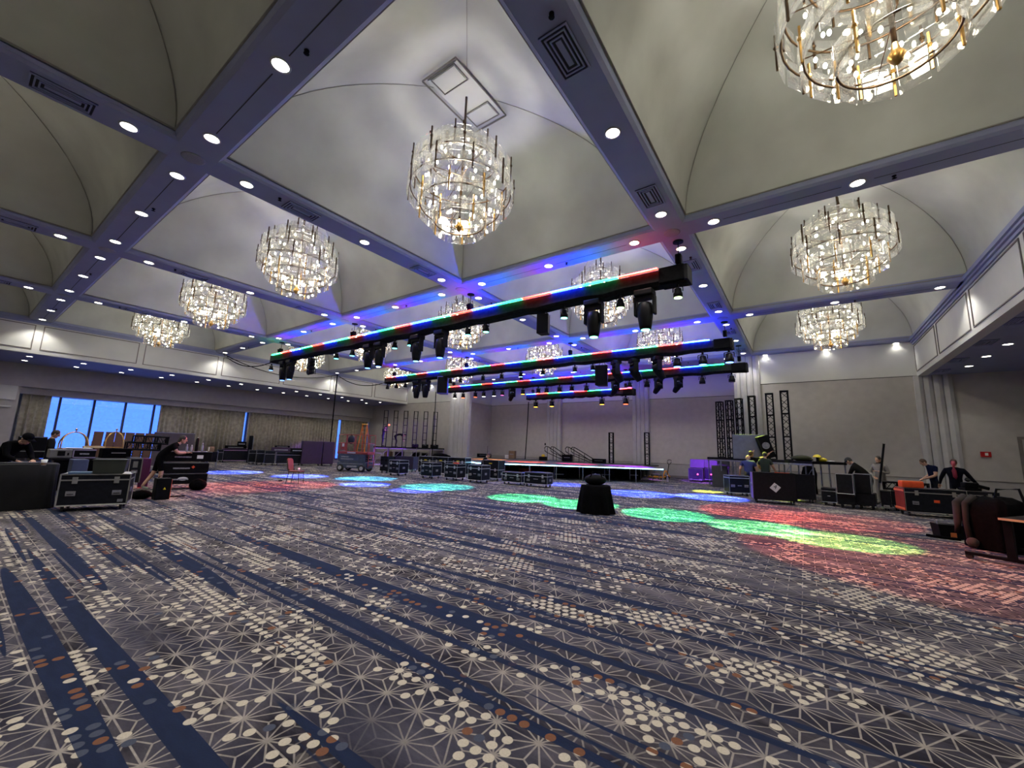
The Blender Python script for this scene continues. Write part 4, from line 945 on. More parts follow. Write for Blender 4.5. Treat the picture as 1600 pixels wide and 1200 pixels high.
# --- around the right platform
YEL = mat('yellow_paint', (.75, .60, .02), .5)
def panel_thing(nm, lb, ct, loc, rz, w_, h, th, m, edge, tilt=0):
    t = thing(nm, lb, ct, loc, rz); M = Euler((tilt, 0, 0)).to_matrix(); MB().rbox(M @ Vector((0, 0, h/2)), (w_, th, h), .01, M).build('board', m, t); MB().box(M @ Vector((w_/2, -.002, h/2)), (.03, th*1.1, h), M).build('edge_strip', edge, t); return t
GREYP = mat('slate_grey_panel', (.13, .14, .20), .6)
q = P(1171, 712, y=21.7); panel_thing('video_panel', 'slate-grey upright panel with a yellow edge on the right platform', 'panel', (q.x, q.y, RH-.02), R(8), 1.30, 1.12, .25, GREYP, YEL)
q = P(1196, 700, y=21.4); t = thing('stage_monitor', 'black speaker tipped on the right platform beside the slate panel', 'speaker', (q.x, q.y, RH), R(20)); MB().rbox((0, 0, .55), (.42, .45, 1.0), .03, (0, R(-18), 0)).build('cabinet', BLACK, t); MB().cyl((-.05, -.25, .6), (-.05, -.27, .6), .15, n=14).build('cone', STEEL, t)
p = P(1124, 762, z=0); panel_thing('leaning_board', 'charcoal board leaning against the right platform', 'board', (p.x, p.y+.3, 0), R(12), .72, 1.10, .04, mat('charcoal_board', (.045, .045, .05), .8), BLACK, R(-10))
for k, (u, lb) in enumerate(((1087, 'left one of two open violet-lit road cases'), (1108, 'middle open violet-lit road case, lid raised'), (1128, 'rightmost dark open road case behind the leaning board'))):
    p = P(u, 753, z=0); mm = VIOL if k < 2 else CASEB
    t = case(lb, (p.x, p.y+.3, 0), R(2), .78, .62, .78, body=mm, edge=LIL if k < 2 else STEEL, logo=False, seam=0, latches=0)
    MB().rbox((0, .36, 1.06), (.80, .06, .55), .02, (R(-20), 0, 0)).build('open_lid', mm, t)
    if k < 2: MB().sph((.12, -.32, .45), .05, 8, 6).build('red_mark', glow('red_light', (1, .05, .1), 3, False), t)
t = thing('pallet_jack', 'orange pallet jack parked right of the stage', 'pallet jack', P(1043, 748.5, z=0)+Vector((0, -.4, 0)), R(70)); OJ = mat('orange_paint', (.85, .33, .02), .5)
for a in (-1, 1): MB().bb(a*.26-.08, 0, .08, a*.26+.08, 1.1, .14).build('fork', OJ, t)
MB().prism([(-.36, -.1), (.36, -.1), (.12, .05), (-.12, .05)], .14, .2).build('yoke', OJ, t); MB().box((-.2, -.02, .34), (.05, .05, .5), (0, R(38), 0)).build('side_stay', OJ, t); MB().box((.2, -.02, .34), (.05, .05, .5), (0, R(-38), 0)).build('side_stay', OJ, t)
MB().cyl((0, -.1, .2), (0, -.25, .95), .025, n=6).build('tiller', BLACK, t); MB().tube([(-.05, -.26, .95), (-.2, -.28, 1.05), (-.18, -.30, 1.2), (0, -.31, 1.22), (.18, -.30, 1.2), (.2, -.28, 1.05), (.05, -.26, .95)], .02, 6).build('handle_loop', BLACK, t)
for a in (-1, 1): MB().cyl((a*.1-.04, -.1, .1), (a*.1+.04, -.1, .1), .1, n=12).build('wheel', RUBBER, t)
t = thing('spray_bottle', 'white bottle standing on the carpet left of the violet cases', 'bottle', P(1043, 752.5, z=0)); MB().lathe([(.06, 0), (.065, .02), (.065, .2), (.03, .27), (.025, .32)], 12).build('bottle', LIL, t, True); MB().box((0, 0, .35), (.05, .09, .05)).build('trigger', WHITE, t)
# blue-lit case, big black cases with a '4' tag
BLUW = mat('blue_lit_edge', (.45, .52, .62), .45, .3)  # blue-white light on the edges put into their colour
p = P(1150, 775, z=0); case('small flight case with blue-lit edges beside the man in blue', (p.x, p.y+.35, 0), R(28), .78, .62, .80, edge=BLUW, seam=.85, latches=0)
p = P(1211, 788, z=0); t = case('large black wheeled case with a white number 4 tag', (p.x-.05, p.y+.45, 0), R(10), 1.28, .72, 1.06, edge=BLACK, logo=False, seam=0, latches=0, handles=0, ends=0)
MB().bb(-.665, -.36, .14, -.645, .36, 1.05).build('end_panel', mat('lilac_panel', (.25, .15, .32), .5), t)
for a in (-.18, .18): MB().lathe([(.02, -.01), (.07, -.01), (.07, .01), (.02, .01)], 12, (-.67, a, .62), Matrix.Rotation(PI/2, 3, 'Y')).build('end_dish', STEEL, t)
tg = MB().box((.02, -.366, .56), (.24, .008, .24), (0, R(40), 0)).build('number_tag', WHITE, t)
fc = bpy.data.curves.new('tag_number', 'FONT'); fc.body = '4'; fc.size = .2; fc.align_x = 'CENTER'; fc.align_y = 'CENTER'; fc.extrude = .002
fo = bpy.data.objects.new('tag_number', fc); C.objects.link(fo)
bpy.context.view_layer.update(); fm = bpy.data.meshes.new_from_object(fo.evaluated_get(bpy.context.evaluated_depsgraph_get())); bpy.data.objects.remove(fo); fm.materials.clear(); fm.materials.append(BLACK)
put(fm, 'tag_number', tg, (.02, -.373, .58), (R(90), R(20), 0))
p = P(1253, 786, z=0); case('second large black case right of the number 4 case', (p.x, p.y+.55, 0), R(10), .75, .7, 1.0, edge=BLACK, logo=False, seam=0, latches=0, handles=0)
tag(MB().bb(-.22, -.03, 0, .22, .03, .02).build('red_bar', ORB, None, False, (P(1211, 788, z=0).x+.25, P(1211, 788, z=0).y+.35, 1.062), (0, 0, R(10))), 'thin red bar lying on top of the number 4 case', 'bar')
# yellow lit frames and clutter on and under the right platform
t = thing('yellow_lit_chair_frame', 'yellow-lit metal chair frame under the right platform', 'frame', P(1238, 765, z=0), R(-30)); MB().tube([(-.3, 0, 0), (-.3, 0, .55), (.3, 0, .40), (.3, 0, 0)], .03, 6).build('frame', YEL, t); MB().rbox((0, .15, .4), (.55, .4, .05), .02).build('seat', YEL, t); MB().tube([(-.3, 0, .5), (-.32, .05, 1.0)], .028, 6).build('back_post', YEL, t)  # yellow stage light on the frame is put into its colour
t = thing('hard_hat', 'yellow hard hat on a stand on the right platform', 'hat', (P(1277, 716, y=20.2).x, 20.2, RH), 0); MB().lathe([(.15, .16), (.145, .17), (.11, .23), (.07, .26), (.01, .275)], 14).build('shell', YEL, t, True); MB().cyl((0, 0, 0), (0, 0, .18), .05, n=6).build('peg', BLACK, t)
for nm, lb, u, m, d in (('yellow_bag', 'yellow bag lying on the right platform below the hard hat', 1284, YEL, (.35, .25, .16)), ('cloth_heap', 'dark olive cloth heap at the foot of the last truss tower', 1252, mat('olive_cloth', (.03, .032, .012), .9), (.75, .35, .24)), ('paper_stack', 'pale papers at the right end of the right platform', 1297, WHITE, (.3, .2, .05))):
    q = P(u, 712, y=20.3); t = thing(nm, lb, 'bag' if 'bag' in nm else 'cloth' if 'cloth' in nm else 'paper', (q.x, q.y, RH), R(20)); MB().sph((0, 0, d[2]*.45), (d[0]/2, d[1]/2, d[2]*.5), 12, 7).build('bulk', m, t, True); MB().sph((d[0]*.3, 0, d[2]*.25), (d[0]/4, d[1]/3, d[2]*.3), 8, 6).build('lump', m, t, True)
p = P(1267, 772, z=0); t = thing('coat_bundle', 'tall black draped bundle under the right platform', 'drape', (p.x, p.y+.3, 0)); MB().lathe([(.28, 0), (.26, .4), (.3, .9), (.22, 1.2), (.05, 1.3)], 14).build('drape', MATTE, t, True); MB().tube([(-.25, 0, 1.15), (0, 0, 1.32), (.25, 0, 1.15)], .02, 6).build('hanger', BLACK, t)
# --- stack of black cases, floor truss, orange-lit case
for lb, u0, u1, vt, vb, seam in (('low black case with pale print left of the tall stacked pair', 1286, 1311, 763, 791, .75), ('lower left case of the black stacked pair', 1312, 1342, 770, 795, 0), ('lower right case of the black stacked pair', 1342, 1374, 772, 797, 0)):
    p, w_, h = place(u0, u1, vt, vb); case(lb, (p.x, p.y+.4, 0), face(p, -4), w_*.95, .65, h, edge=STEEL if seam else BLACK, seam=seam, logo=bool(seam), latches=0, handles=0)
for lb, u0, u1 in (('upper left tall case with bright edges on the black stack', 1312, 1340), ('upper right tall case with bright edges on the black stack', 1340.5, 1369)):
    p, w_, h = place(u0, u1, 770, 796); z0 = P((u0+u1)/2, 771, y=p.y+.4).z; case(lb, (p.x, p.y+.4, z0), face(p, -4), w_*.97, .6, P((u0+u1)/2, 741, y=p.y+.4).z-z0, casters=False, seam=0, latches=0, handles=0, logo=False)
def floor_truss(label, a, b_, s_=.29):
    a, b_ = Vector(a), Vector(b_); L_ = (b_-a).length; t = tower(label, a, 0, L_, s_, BLACK, max(6, int(L_/.3)), 'truss_section'); t.rotation_euler = (b_-a).to_track_quat('Z', 'Y').to_euler(); return t
a = P(1381, 765, y=19.3); b_ = P(1452, 765, y=19.0); floor_truss('black box truss section lying across cases behind the orange-lit case', (a.x, 19.3, .78), (b_.x, 19.0, .78))
for k, (u0, u1) in enumerate(((1381, 1398), (1398, 1414))):
    p, w_, h = place(u0, u1, 770, 799); case(('left', 'right')[k]+' one of two dark cases under the lying truss section', (p.x, p.y+.4, 0), face(p, 0), w_*.95, .6, .62, edge=BLACK, seam=0, logo=False, latches=0, handles=1)
OED = mat('worn_steel_edge', (.40, .37, .33), .45, .6)
p = P(1466, 810, z=0); t = case('long flight case with an orange-lit end and red mark on its side', (p.x-.05, p.y+.4, 0), R(12), 1.40, .62, .82, edge=OED, seam=.80, logo=False)
MB().rbox((.02, -.315, .47), (.13, .012, .08), .004).build('red_mark', ORB, t)
oe = MB().bb(-.715, -.30, .14, -.702, .30, .81).build('end_panel', mat('orange_lit_end', (.28, .03, .02), .5), t)  # orange light on this end put into panel and bar colours
for z in (.2, .74): MB().bb(-.735, -.31, z-.03, -.715, .31, z+.03).build('end_bar', mat('orange_lit_edge', (.9, .18, .08), .5), oe)
t = thing('orange_case', 'bright orange plastic box on the orange-lit flight case', 'box', (p.x-.05-.40, p.y+.4-.06, .825), R(12)); MB().rbox((0, 0, .09), (.52, .30, .18), .03).build('shell', ORB, t); MB().rbox((0, 0, .185), (.50, .28, .03), .01).build('lid', mat('orange_lid', (.85, .16, .03), .5), t)
p = P(1512, 812, z=0); case('grey-edged flight case half hidden behind the draped cart', (p.x+.25, p.y+.75, 0), R(12), 1.1, .6, .80, edge=OED, seam=.8, logo=False)
t = thing('camera_rig', 'small black camera rig standing on the cases by the right wall', 'camera', (p.x+.3, p.y+.75, .805), R(20)); MB().rbox((0, 0, .16), (.34, .2, .16), .03).build('body', BLACK, t); MB().cyl((-.1, -.08, .3), (-.1, -.12, .34), .06, n=10).build('eyepiece', BLACK, t); MB().cyl((.14, 0, .16), (.42, -.05, .08), .05, n=10).build('lens_barrel', BLACK, t); MB().bb(-.2, -.12, 0, .2, .12, .08).build('plate', BLACK, t)
# --- draped cart, folding table, tool bag at the right edge
p0_, p1_ = P(1502, 853, z=0), P(1578, 868, z=0); cx = (p0_+p1_)/2; ar = math.atan2(p1_.y-p0_.y, p1_.x-p0_.x)
zc = P(1540, 782, y=cx.y+.2).z
t = thing('draped_cart', 'cart heaped with black and dark red drapes at the right edge', 'cart', (cx.x+.30, cx.y+.32, 0), ar); Lc = (p1_-p0_).length*1.05
n = 40; vs, fs = [], []
for j, (z, ex, ey) in enumerate(((.03, 1.0, .42), (.35, 1.0, .41), (zc*.75, .98, .40), (zc*.97, .90, .33), (zc+.06, .55, .18))):
    for k in range(n):
        q = 2*PI*k/n; sx_ = math.copysign(abs(math.cos(q))**.5, math.cos(q)); sy_ = math.copysign(abs(math.sin(q))**.5, math.sin(q)); wv = 1+(.05 if j < 3 else .02)*math.sin(11*q+j*.4)
        vs.append((sx_*Lc/2*ex*wv, sy_*ey*wv, z+(.02*math.sin(5*q) if j > 2 else 0)))
for j in range(4):
    for k in range(n): fs.append((j*n+k, j*n+(k+1) % n, (j+1)*n+(k+1) % n, (j+1)*n+k))
fs.append(tuple(range(4*n, 5*n))); mb = MB(); mb.add(vs, fs); mb.build('black_drape', MATTE, t, True)
RDD = mat('dark_red_drape', (.012, .007, .006), .9, var=.25)
for k, (xx, ww) in enumerate(((-.44, .10), (-.26, .075))):
    mb = MB(); pts = [(xx*Lc, -.20, zc+.03), (xx*Lc, -.41, zc*.9), (xx*Lc+.02, -.47, zc*.5), (xx*Lc+.05*k, -.47, .14+.1*(1-k))]
    mb.tube(pts, [.08, ww*.7, ww*.55, .05], 10); mb.build('red_drape', RDD, t, True)
MB().sph((-.12*Lc, -.5, .12), .09, 10, 8).build('drape_knot', mat('brown_knot', (.04, .03, .025), .9), t, True)
MB().tube([(.0, .0, zc), (.02, .05, zc+.22), (.42*Lc, .1, zc+.25), (.52*Lc, .1, zc-.1)], .022, 6).build('handle_bar', BLACK, t)
WOOD = mat('pale_wood_edge', (.55, .42, .22), .5)
fa, fb = P(1533, 876, z=0), P(1604, 889, z=0); fd = (fb-fa).normalized(); xa = Vector((fd.y, -fd.x, 0)); sg = 1 if xa.x > 0 else -1; xa = xa*sg; fm_ = (fa+fb)/2+xa*.72
t = thing('folding_table', 'dark table with a pale wood edge on a T-leg with castors', 'table', (fm_.x, fm_.y, 0), math.atan2(xa.y, xa.x)); MB().rbox((0, sg*.42, .735), (1.6, .75, .035), .008).build('tabletop', BLACK, t); MB().bb(-.808, sg*.42-.375, .718, -.80, sg*.42+.375, .752).build('edge_band', WOOD, t)
MB().box((-.72, sg*.12, .40), (.07, .10, .66)).build('leg_post', BLACK, t); MB().bb(-.76, -.42, .07, -.68, .42, .12).build('foot_bar', BLACK, t); MB().box((.72, 0, .40), (.07, .10, .66)).build('leg_post', BLACK, t); MB().bb(.68, -.42, .07, .76, .42, .12).build('foot_bar', BLACK, t)
for a in (-.72, .72):
    for b_ in (-.38, .38): MB().cyl((a-.03, b_, .045), (a+.03, b_, .045), .045, n=12).build('castor', RUBBER, t)
p = P(1490, 843, z=0); t = thing('tool_bag', 'open black tool bag on the carpet left of the draped cart', 'bag', (p.x, p.y+.2, 0), R(15)); MB().box((0, 0, .15), (.46, .28, .28), None, 0, 1.12).build('tub', BLACK, t); MB().tube([(-.24, -.1, .26), (-.26, -.12, .36), (.2, -.12, .38), (.24, -.1, .26)], .015, 6).build('handle', STEEL, t); MB().rbox((-.02, -.155, .08), (.1, .02, .1), .01).build('pocket', mat('orange_pocket', (.5, .12, .03), .7), t)
p = P(1470, 842, z=0); tag(MB().tube([(0, 0, .03), (-.25, .05, .03), (-.5, .12, .035)], .03, 6).build('cable_tie', MATTE, None, True, (p.x+.3, p.y, 0)), 'short black tube lying left of the open tool bag', 'tube')
t = thing('carry_case', 'small black case standing on the floor under the pale-edged table', 'case', (P(1594, 862, z=0).x+.05, P(1594, 862, z=0).y, 0), R(-20)); MB().rbox((0, 0, .2), (.45, .2, .36), .03).build('shell', BLACK, t); MB().tube([(-.1, 0, .38), (-.08, 0, .46), (.08, 0, .46), (.1, 0, .38)], .015, 6).build('handle', BLACK, t)
t = thing('fire_alarm', 'small red fire alarm box with a white mark on the right wall', 'fire alarm', (P(1540, 710, y=YB).x, YB-.03, P(1540, 710, y=YB).z)); MB().rbox((0, 0, 0), (.30, .06, .22), .01).build('housing', mat('alarm_red', (.5, .01, .01), .4), t); MB().bb(-.03, -.04, -.05, .06, -.028, .06).build('strobe', WHITE, t)
tag(MB().rbox((0, 0, 0), (.12, .03, .18), .01).build('wall_switch', BLACK, None, False, (P(852, 694, y=YR).x, YR-.015, P(852, 694, y=YR).z)), 'small dark wall box beside the left recess pilaster', 'switch')
# ------------------------------------------------------------------ control area at the left edge
def drape_loft(L_, D_, h, amp=.03, n=64, folds=17):
    mb = MB(); vs, fs = [], []
    prof_ = ((h, .97, 0), (h-.015, 1.0, .1), (h*.6, 1.0, .6), (h*.25, 1.01, .9), (.01, 1.02, 1.))
    for z, e, wv in prof_:
        for k in range(n):
            q = 2*PI*k/n; sx_ = math.copysign(abs(math.cos(q))**.18, math.cos(q)); sy_ = math.copysign(abs(math.sin(q))**.18, math.sin(q)); r_ = amp*wv*math.sin(folds*q)
            vs.append((sx_*(L_/2*e+r_), sy_*(D_/2*e+r_), z))
    for j in range(4):
        for k in range(n): fs.append((j*n+k, (j+1)*n+k, (j+1)*n+(k+1) % n, j*n+(k+1) % n))
    fs.append(tuple(range(n))); mb.add(vs, fs); return mb
t = thing('draped_table', 'long table under a floor-length black cloth at the left edge', 'table', (-13.95, .15, 0), R(86)); drape_loft(3.1, .85, .95, .015).build('tablecloth', mat('charcoal_cloth', (.005, .005, .006), .75, var=.3, spec=.25), t, True); MB().bb(-1.4, -.35, .05, 1.4, .35, .93).build('table_frame', BLACK, t)
q = P(68, 727, z=.955); t = thing('paper_cup', 'white paper cup on the black draped table', 'cup', (q.x, q.y, .955)); MB().lathe([(.035, 0), (.05, .12), (.046, .12), (.03, .01)], 14).build('cup', WHITE, t, True); MB().lathe([(.0355, .005), (.043, .055), (.0445, .055), (.037, .005)], 14).build('sleeve', CARD, t)
q = P(30, 724, z=.955); t = thing('notebook', 'dark flat notebook lying on the black draped table', 'notebook', (q.x, q.y, .955), R(80)); MB().bb(-.3, -.1, 0, .3, .1, .02).build('cover', mat('slate_cover', (.06, .06, .07), .5), t); MB().bb(-.29, -.09, .005, .295, .09, .017).build('pages', WHITE, t)
def at_x(u, v, x): return P(u, v, x=x)
def span_x(u0, u1, vt, vb, x):
    a, b_ = at_x(u0, (vt+vb)/2, x), at_x(u1, (vt+vb)/2, x); um = (u0+u1)/2
    return (a.y+b_.y)/2, b_.y-a.y, at_x(um, vb, x).z, at_x(um, vt, x).z
def block(nm, lb, ct, u0, u1, vt, vb, x, m, dep=.5, parts=()):
    y, w_, z0, z1 = span_x(u0, u1, vt, vb, x); t = thing(nm, lb, ct, (x-dep/2, y, max(z0, 0)), R(90)); h = z1-max(z0, 0)
    MB().rbox((0, 0, h/2), (w_, dep, h), min(.02, h*.2)).build('shell', m, t)
    for (a, b_, c_, d, pm, pn) in parts: MB().bb(a*w_, -dep/2-.012, c_*h, b_*w_, -dep/2+.004, d*h).build(pn, pm, t)
    return t
GRYM = mat('grey_metal_front', (.20, .20, .19), .5, .3); BLUG = mat('blue_grey_plastic', (.05, .07, .14), .5); KHAK = mat('dark_olive_tub', (.022, .026, .02), .6)
block('monitor_wall', 'broad black case lid standing behind the black draped table', 'case lid', 27, 72, 682, 716, -16.2, BLACK, .3, ((-.48, .48, .30, .34, GRYM, 'ledge'), (-.49, .49, .96, 1.0, STEEL, 'top_edge')))
yG, wG, z0G, z1G = span_x(77, 200, 716, 760, -17.0)
t = thing('gear_table', 'long dark table carrying the audio racks at the left', 'table', (-17.35, yG, 0), R(90)); MB().rbox((0, 0, z1G-.03), (wG, .8, .06), .01).build('tabletop', BLACK, t); MB().bb(-wG/2+.05, -.37, .05, wG/2-.05, -.33, z1G-.06).build('skirt', MATTE, t)
for a in (-1, 1):
    for b_ in (-1, 1): MB().cyl((a*(wG/2-.1), b_*.3, 0), (a*(wG/2-.1), b_*.3, z1G-.06), .03, n=6).build('leg', STEEL, t)
block('audio_rack', 'grey metal rack unit with a dark screen at the left', 'rack', 77, 113, 702, 715.6, -17.0, GRYM, .45, ((-.15, .18, .25, .8, BLACK, 'screen'), (-.5, .5, .9, 1.0, ALU, 'top_trim'), (.28, .36, .3, .6, BLACK, 'knob_panel')))
block('audio_rack', 'lilac-edged rack unit right of the grey metal one', 'rack', 113.5, 150, 702, 715.6, -17.0, BLACK, .45, ((-.5, .5, .85, 1.0, LIL, 'top_trim'), (-.5, .5, 0, .12, LIL, 'base_trim'), (-.2, .2, .4, .55, LOGO, 'label_strip'), (-.5, -.44, 0, 1, LIL, 'side_trim')))
block('patch_panel', 'thin pale panel lying on the lilac-edged rack unit', 'panel', 105, 145, 700.2, 702, -17.1, WHITE, .4, ((-.5, .5, .1, .9, STEEL, 'front_lip'),))
block('storage_bin', 'blue-grey storage bin below the rack units', 'bin', 106, 132, 718, 800, -15.4, BLUG, .5, ((-.1, .35, .45, .6, LOGO, 'label'),))
block('gear_bag', 'black humped bag on the gear table beside the luggage carts', 'bag', 160, 205, 701, 716, -17.2, MATTE, .5, ((-.2, .3, .5, .6, GRYM, 'piping'),))
# silver-edged case in the foreground and what lies on it
a, b_ = P(85, 801, z=0), P(194, 796, z=0); ang = math.atan2(b_.y-a.y, b_.x-a.x); mid = (a+b_)/2; wF = (b_-a).length+.02; hF = P(140, 742, x=mid.x).z
GED = mat('dull_silver_edge', (.30, .30, .28), .45, .5, var=.2)
fx, fy = mid.x-.36*math.sin(-ang)*-1, mid.y
cF = Vector((mid.x, mid.y, 0))+Vector((-math.sin(ang), math.cos(ang), 0))*.36
t = case('large foreground flight case with dull silver edges on castors', cF, ang, wF, .70, hF, edge=GED, seam=.80, logo=False); MB().wire((wF+.012, .712, hF-.118), .03, (0, 0, .13+(hF-.13)/2)).build('corner_frame', GED, t)
MB().rbox((wF*.40, -.358, .20), (.09, .012, .06), .005).build('asset_plate', STEEL, t)
def on_case(nm, lb, ct, lx, ly, d, m, top=1., part=None):
    q = cF+Matrix.Rotation(ang, 3, 'Z') @ Vector((lx, ly, 0)); t = thing(nm, lb, ct, (q.x, q.y, hF+.005), ang); MB().box((0, 0, d[2]/2), d, None, 0, top).build('shell', m, t)
    if part: MB().rbox((0, 0, d[2]), (d[0]*top*1.04, d[1]*top*1.05, .03), .008).build(part, m, t)
    return t
on_case('storage_tub', 'dark olive storage tub standing on the foreground flight case', 'tub', .14, .05, (.50, .40, .30), KHAK, 1.1, 'lid')
on_case('tray', 'flat blue tray on the left end of the foreground flight case', 'tray', -.30, -.1, (.34, .2, .03), mat('pale_blue_tray', (.12, .2, .32), .4), 1., 'rim')
on_case('paper_sheet', 'crumpled white paper on the right end of the foreground flight case', 'paper', .46, -.2, (.16, .12, .03), WHITE, .6, 'fold')
# upright case with magenta side, leaning black items
block('upright_case', 'upright grey-edged rack case left of the leaning woman', 'flight case', 200, 221, 715, 754, -16.6, CASEB, .5, ((-.5, -.42, 0, 1, GED, 'edge'), (.42, .5, 0, 1, GED, 'edge'), (-.5, .5, .94, 1, GED, 'edge'), (-.2, .15, .6, .85, GRYM, 'dish'), (-.25, .2, .38, .5, GRYM, 'butterfly_latch')))
block('magenta_panel', 'dark magenta board behind the leaning woman', 'board', 218, 234, 716, 762, -17.2, mat('magenta_board', (.10, .012, .07), .6), .05, ((-.5, .5, .0, .03, mat('hot_pink_edge', (.8, .08, .12), .5), 'bottom_edge'),))
# three-tier equipment cart
p = P(278, 765, z=0); rzB = face(p, 4)
t = thing('equipment_cart', 'three-tier black equipment cart with printed fascias', 'cart', (p.x, p.y+.1, 0), rzB)
for k, (vt, vb, du) in enumerate(((741, 757, 0), (724, 739, 0), (706, 721, .03))):
    z0, z1 = P(272, vb, x=p.x).z, P(272, vt, x=p.x).z; w_ = 1.18+du*3
    s_ = MB().rbox((.02, .3, (z0+z1)/2), (w_, .62, z1-z0), .02).build('tier', BLACK, t)
    MB().bb(-w_/2+.02, -.02, z1, w_/2+.02, .62, z1+.015).build('tier_top', STEEL, s_)
    MB().bb(-.30, -.018, (z0+z1)/2-.03, .12, -.012, (z0+z1)/2+.012).build('print_line', LOGO, s_)
    if k == 0: MB().sph((-.02, -.012, (z0+z1)/2+.01), (.13, .006, .055), 10, 6).build('print_blob', WHITE, s_)
    if k == 1: MB().box((.20, -.018, (z0+z1)/2+.03), (.07, .006, .07), (0, R(45), 0)).build('red_diamond', ORB, s_)
    if k == 2: MB().bb(.26, -.018, (z0+z1)/2-.06, .42, -.012, (z0+z1)/2+.05).build('white_square', WHITE, s_)
    zT = z1
for a in (-.52, .56):
    for b_ in (.05, .56): MB().cyl((a, b_, .06), (a, b_, zT-.1), .022, n=6).build('post', STEEL, t); MB().cyl((a-.02, b_, .05), (a+.02, b_, .05), .05, n=10).build('wheel', RUBBER, t)
def on_cart(lx, ly): q = Vector((p.x, p.y+.1, 0))+Matrix.Rotation(rzB, 3, 'Z') @ Vector((lx, ly, 0)); return (q.x, q.y, zT+.016)
BOT = mat('clear_pet', (.35, .36, .40), .15, var=.1)
for k, (lx, s_) in enumerate(((-.02, .9), (.10, .85), (.38, 1.15))):
    t = thing('water_bottle', ('left', 'middle', 'tallest, right-hand')[k]+' water bottle on the three-tier cart', 'bottle', on_cart(lx, .2)); MB().lathe([(.033, 0), (.034, .02), (.034, .15*s_), (.014, .2*s_), (.013, .22*s_)], 10).build('bottle', BOT, t, True); MB().lathe([(.016, .22*s_), (.016, .24*s_), (.005, .243*s_)], 8).build('cap', WHITE, t)
t = thing('tall_flask', 'tall dark flask standing behind the bottles on the cart', 'flask', on_cart(.24, .35)); MB().lathe([(.04, 0), (.045, .02), (.045, .38), (.025, .44)], 10).build('flask', BLACK, t, True); MB().lathe([(.02, .44), (.02, .46), (.004, .465)], 8).build('cap', WHITE, t)
t = thing('tissue_box', 'white and brown box at the right end of the cart', 'box', on_cart(.62, .2)); MB().rbox((0, 0, .08), (.16, .14, .16), .01).build('carton', CARD, t); MB().bb(-.02, -.075, .02, .08, -.07, .15).build('label', WHITE, t)
t = thing('side_trolley', 'small black trolley behind the right end of the cart', 'trolley', (P(306, 735, z=0).x-1.6, P(306, 735, z=0).y+1., 0), rzB); MB().rbox((0, 0, .62), (.7, .5, .55), .03).build('bin', BLACK, t)
for a in (-1, 1): MB().tube([(a*.36, -.2, .02), (a*.36, -.2, .95), (a*.36, .2, .95), (a*.36, .2, .02)], .02, 6).build('frame', STEEL, t)
q = P(250, 780, z=0); t = thing('floor_speaker', 'black upright speaker with a red-lit side on the carpet', 'speaker', (q.x, q.y, 0), face(q, 12)); hS = P(250, 747, x=q.x).z; MB().rbox((0, 0, hS/2), (.31, .34, hS), .02).build('cabinet', BLACK, t); MB().bb(.153, -.15, .03, .165, .17, hS-.03).build('red_lit_side', mat('red_lit_side', (.75, .09, .03), .5), t); MB().prism([(-.03, 0), (.03, 0), (0, .06)], 0, .004).build('badge', YEL, t, False, (.02, -.174, hS*.48), (R(90), 0, 0)); MB().tube([(-.1, 0, hS), (-.08, 0, hS+.05), (.08, 0, hS+.05), (.1, 0, hS)], .012, 6).build('handle', BLACK, t)  # red light on this side is put into the panel's colour
for lb, u, v, d in (('black bag slumped between the foreground case and the speaker', 211, 780, (.42, .3, .22)), ('black backpack on the carpet at the foot of the cart', 302, 766, (.42, .32, .34))):
    q = P(u, v, z=0); t = thing('bag', lb, 'bag', (q.x, q.y+.1, 0), face(q)); MB().sph((0, 0, d[2]*.48), (d[0]*.55, d[1]*.6, d[2]*.55), 14, 8).build('sack', MATTE, t, True); MB().tube([(-.12, -.1, d[2]*.8), (0, -.14, d[2]*1.05), (.12, -.1, d[2]*.8)], .014, 6).build('strap', BLACK, t)
t = thing('black_cable', 'black cable on the carpet beside the red-lit speaker', 'cable', P(228, 776, z=0)); MB().tube([(0, 0, .02), (.3, .15, .02), (.5, .4, .02), (.55, .7, .02)], .018, 6).build('lead', MATTE, t, True); MB().cyl((0, 0, .02), (-.07, -.03, .02), .024, n=8).build('plug', BLACK, t)
# luggage carts
def luggage_cart(label, u0, u1, vtop, x, rz):
    y, w_, z0, z1 = span_x(u0, u1, vtop, 702, x); t = thing('luggage_cart', label, 'luggage cart', (x, y, 0), rz); w_ = max(w_, .6)
    MB().rbox((0, 0, .28), (w_, .65, .10), .03).build('deck', mat('plum_carpet', (.07, .015, .02), .9), t); MB().tube([(-w_/2, -.33, .25), (w_/2, -.33, .25), (w_/2, .33, .25), (-w_/2, .33, .25)], .025, 6, closed=True).build('bumper', GOLD, t)
    for s_ in (-1, 1):
        pts = [(-w_/2+.05, s_*.28, .3), (-w_/2+.05, s_*.28, z1-.55)]+[(-(w_/2-.05)*math.cos(PI*k/10), s_*.28*(1-.9*math.sin(PI*k/10)), z1-.55+.5*math.sin(PI*k/10)) for k in range(11)]+[(w_/2-.05, s_*.28, z1-.55), (w_/2-.05, s_*.28, .3)]
        MB().tube(pts, .024, 7).build('hoop', GOLD, t, True)
    MB().cyl((-w_/2+.05, 0, z1-.72), (w_/2-.05, 0, z1-.72), .018, n=6).build('hanging_rail', GOLD, t)
    MB().lathe([(.03, z1-.06), (.012, z1), (.045, z1+.05), (.012, z1+.1)], 10).build('finial', GOLD, t, True)
    for a in (-1, 1):
        for b_ in (-1, 1): MB().cyl((a*(w_/2-.1)-.03, b_*.25, .11), (a*(w_/2-.1)+.03, b_*.25, .11), .11, n=12).build('wheel', RUBBER, t)
luggage_cart('arched brass luggage cart dark against the bright window', 92, 140, 673, -24.5, R(90))
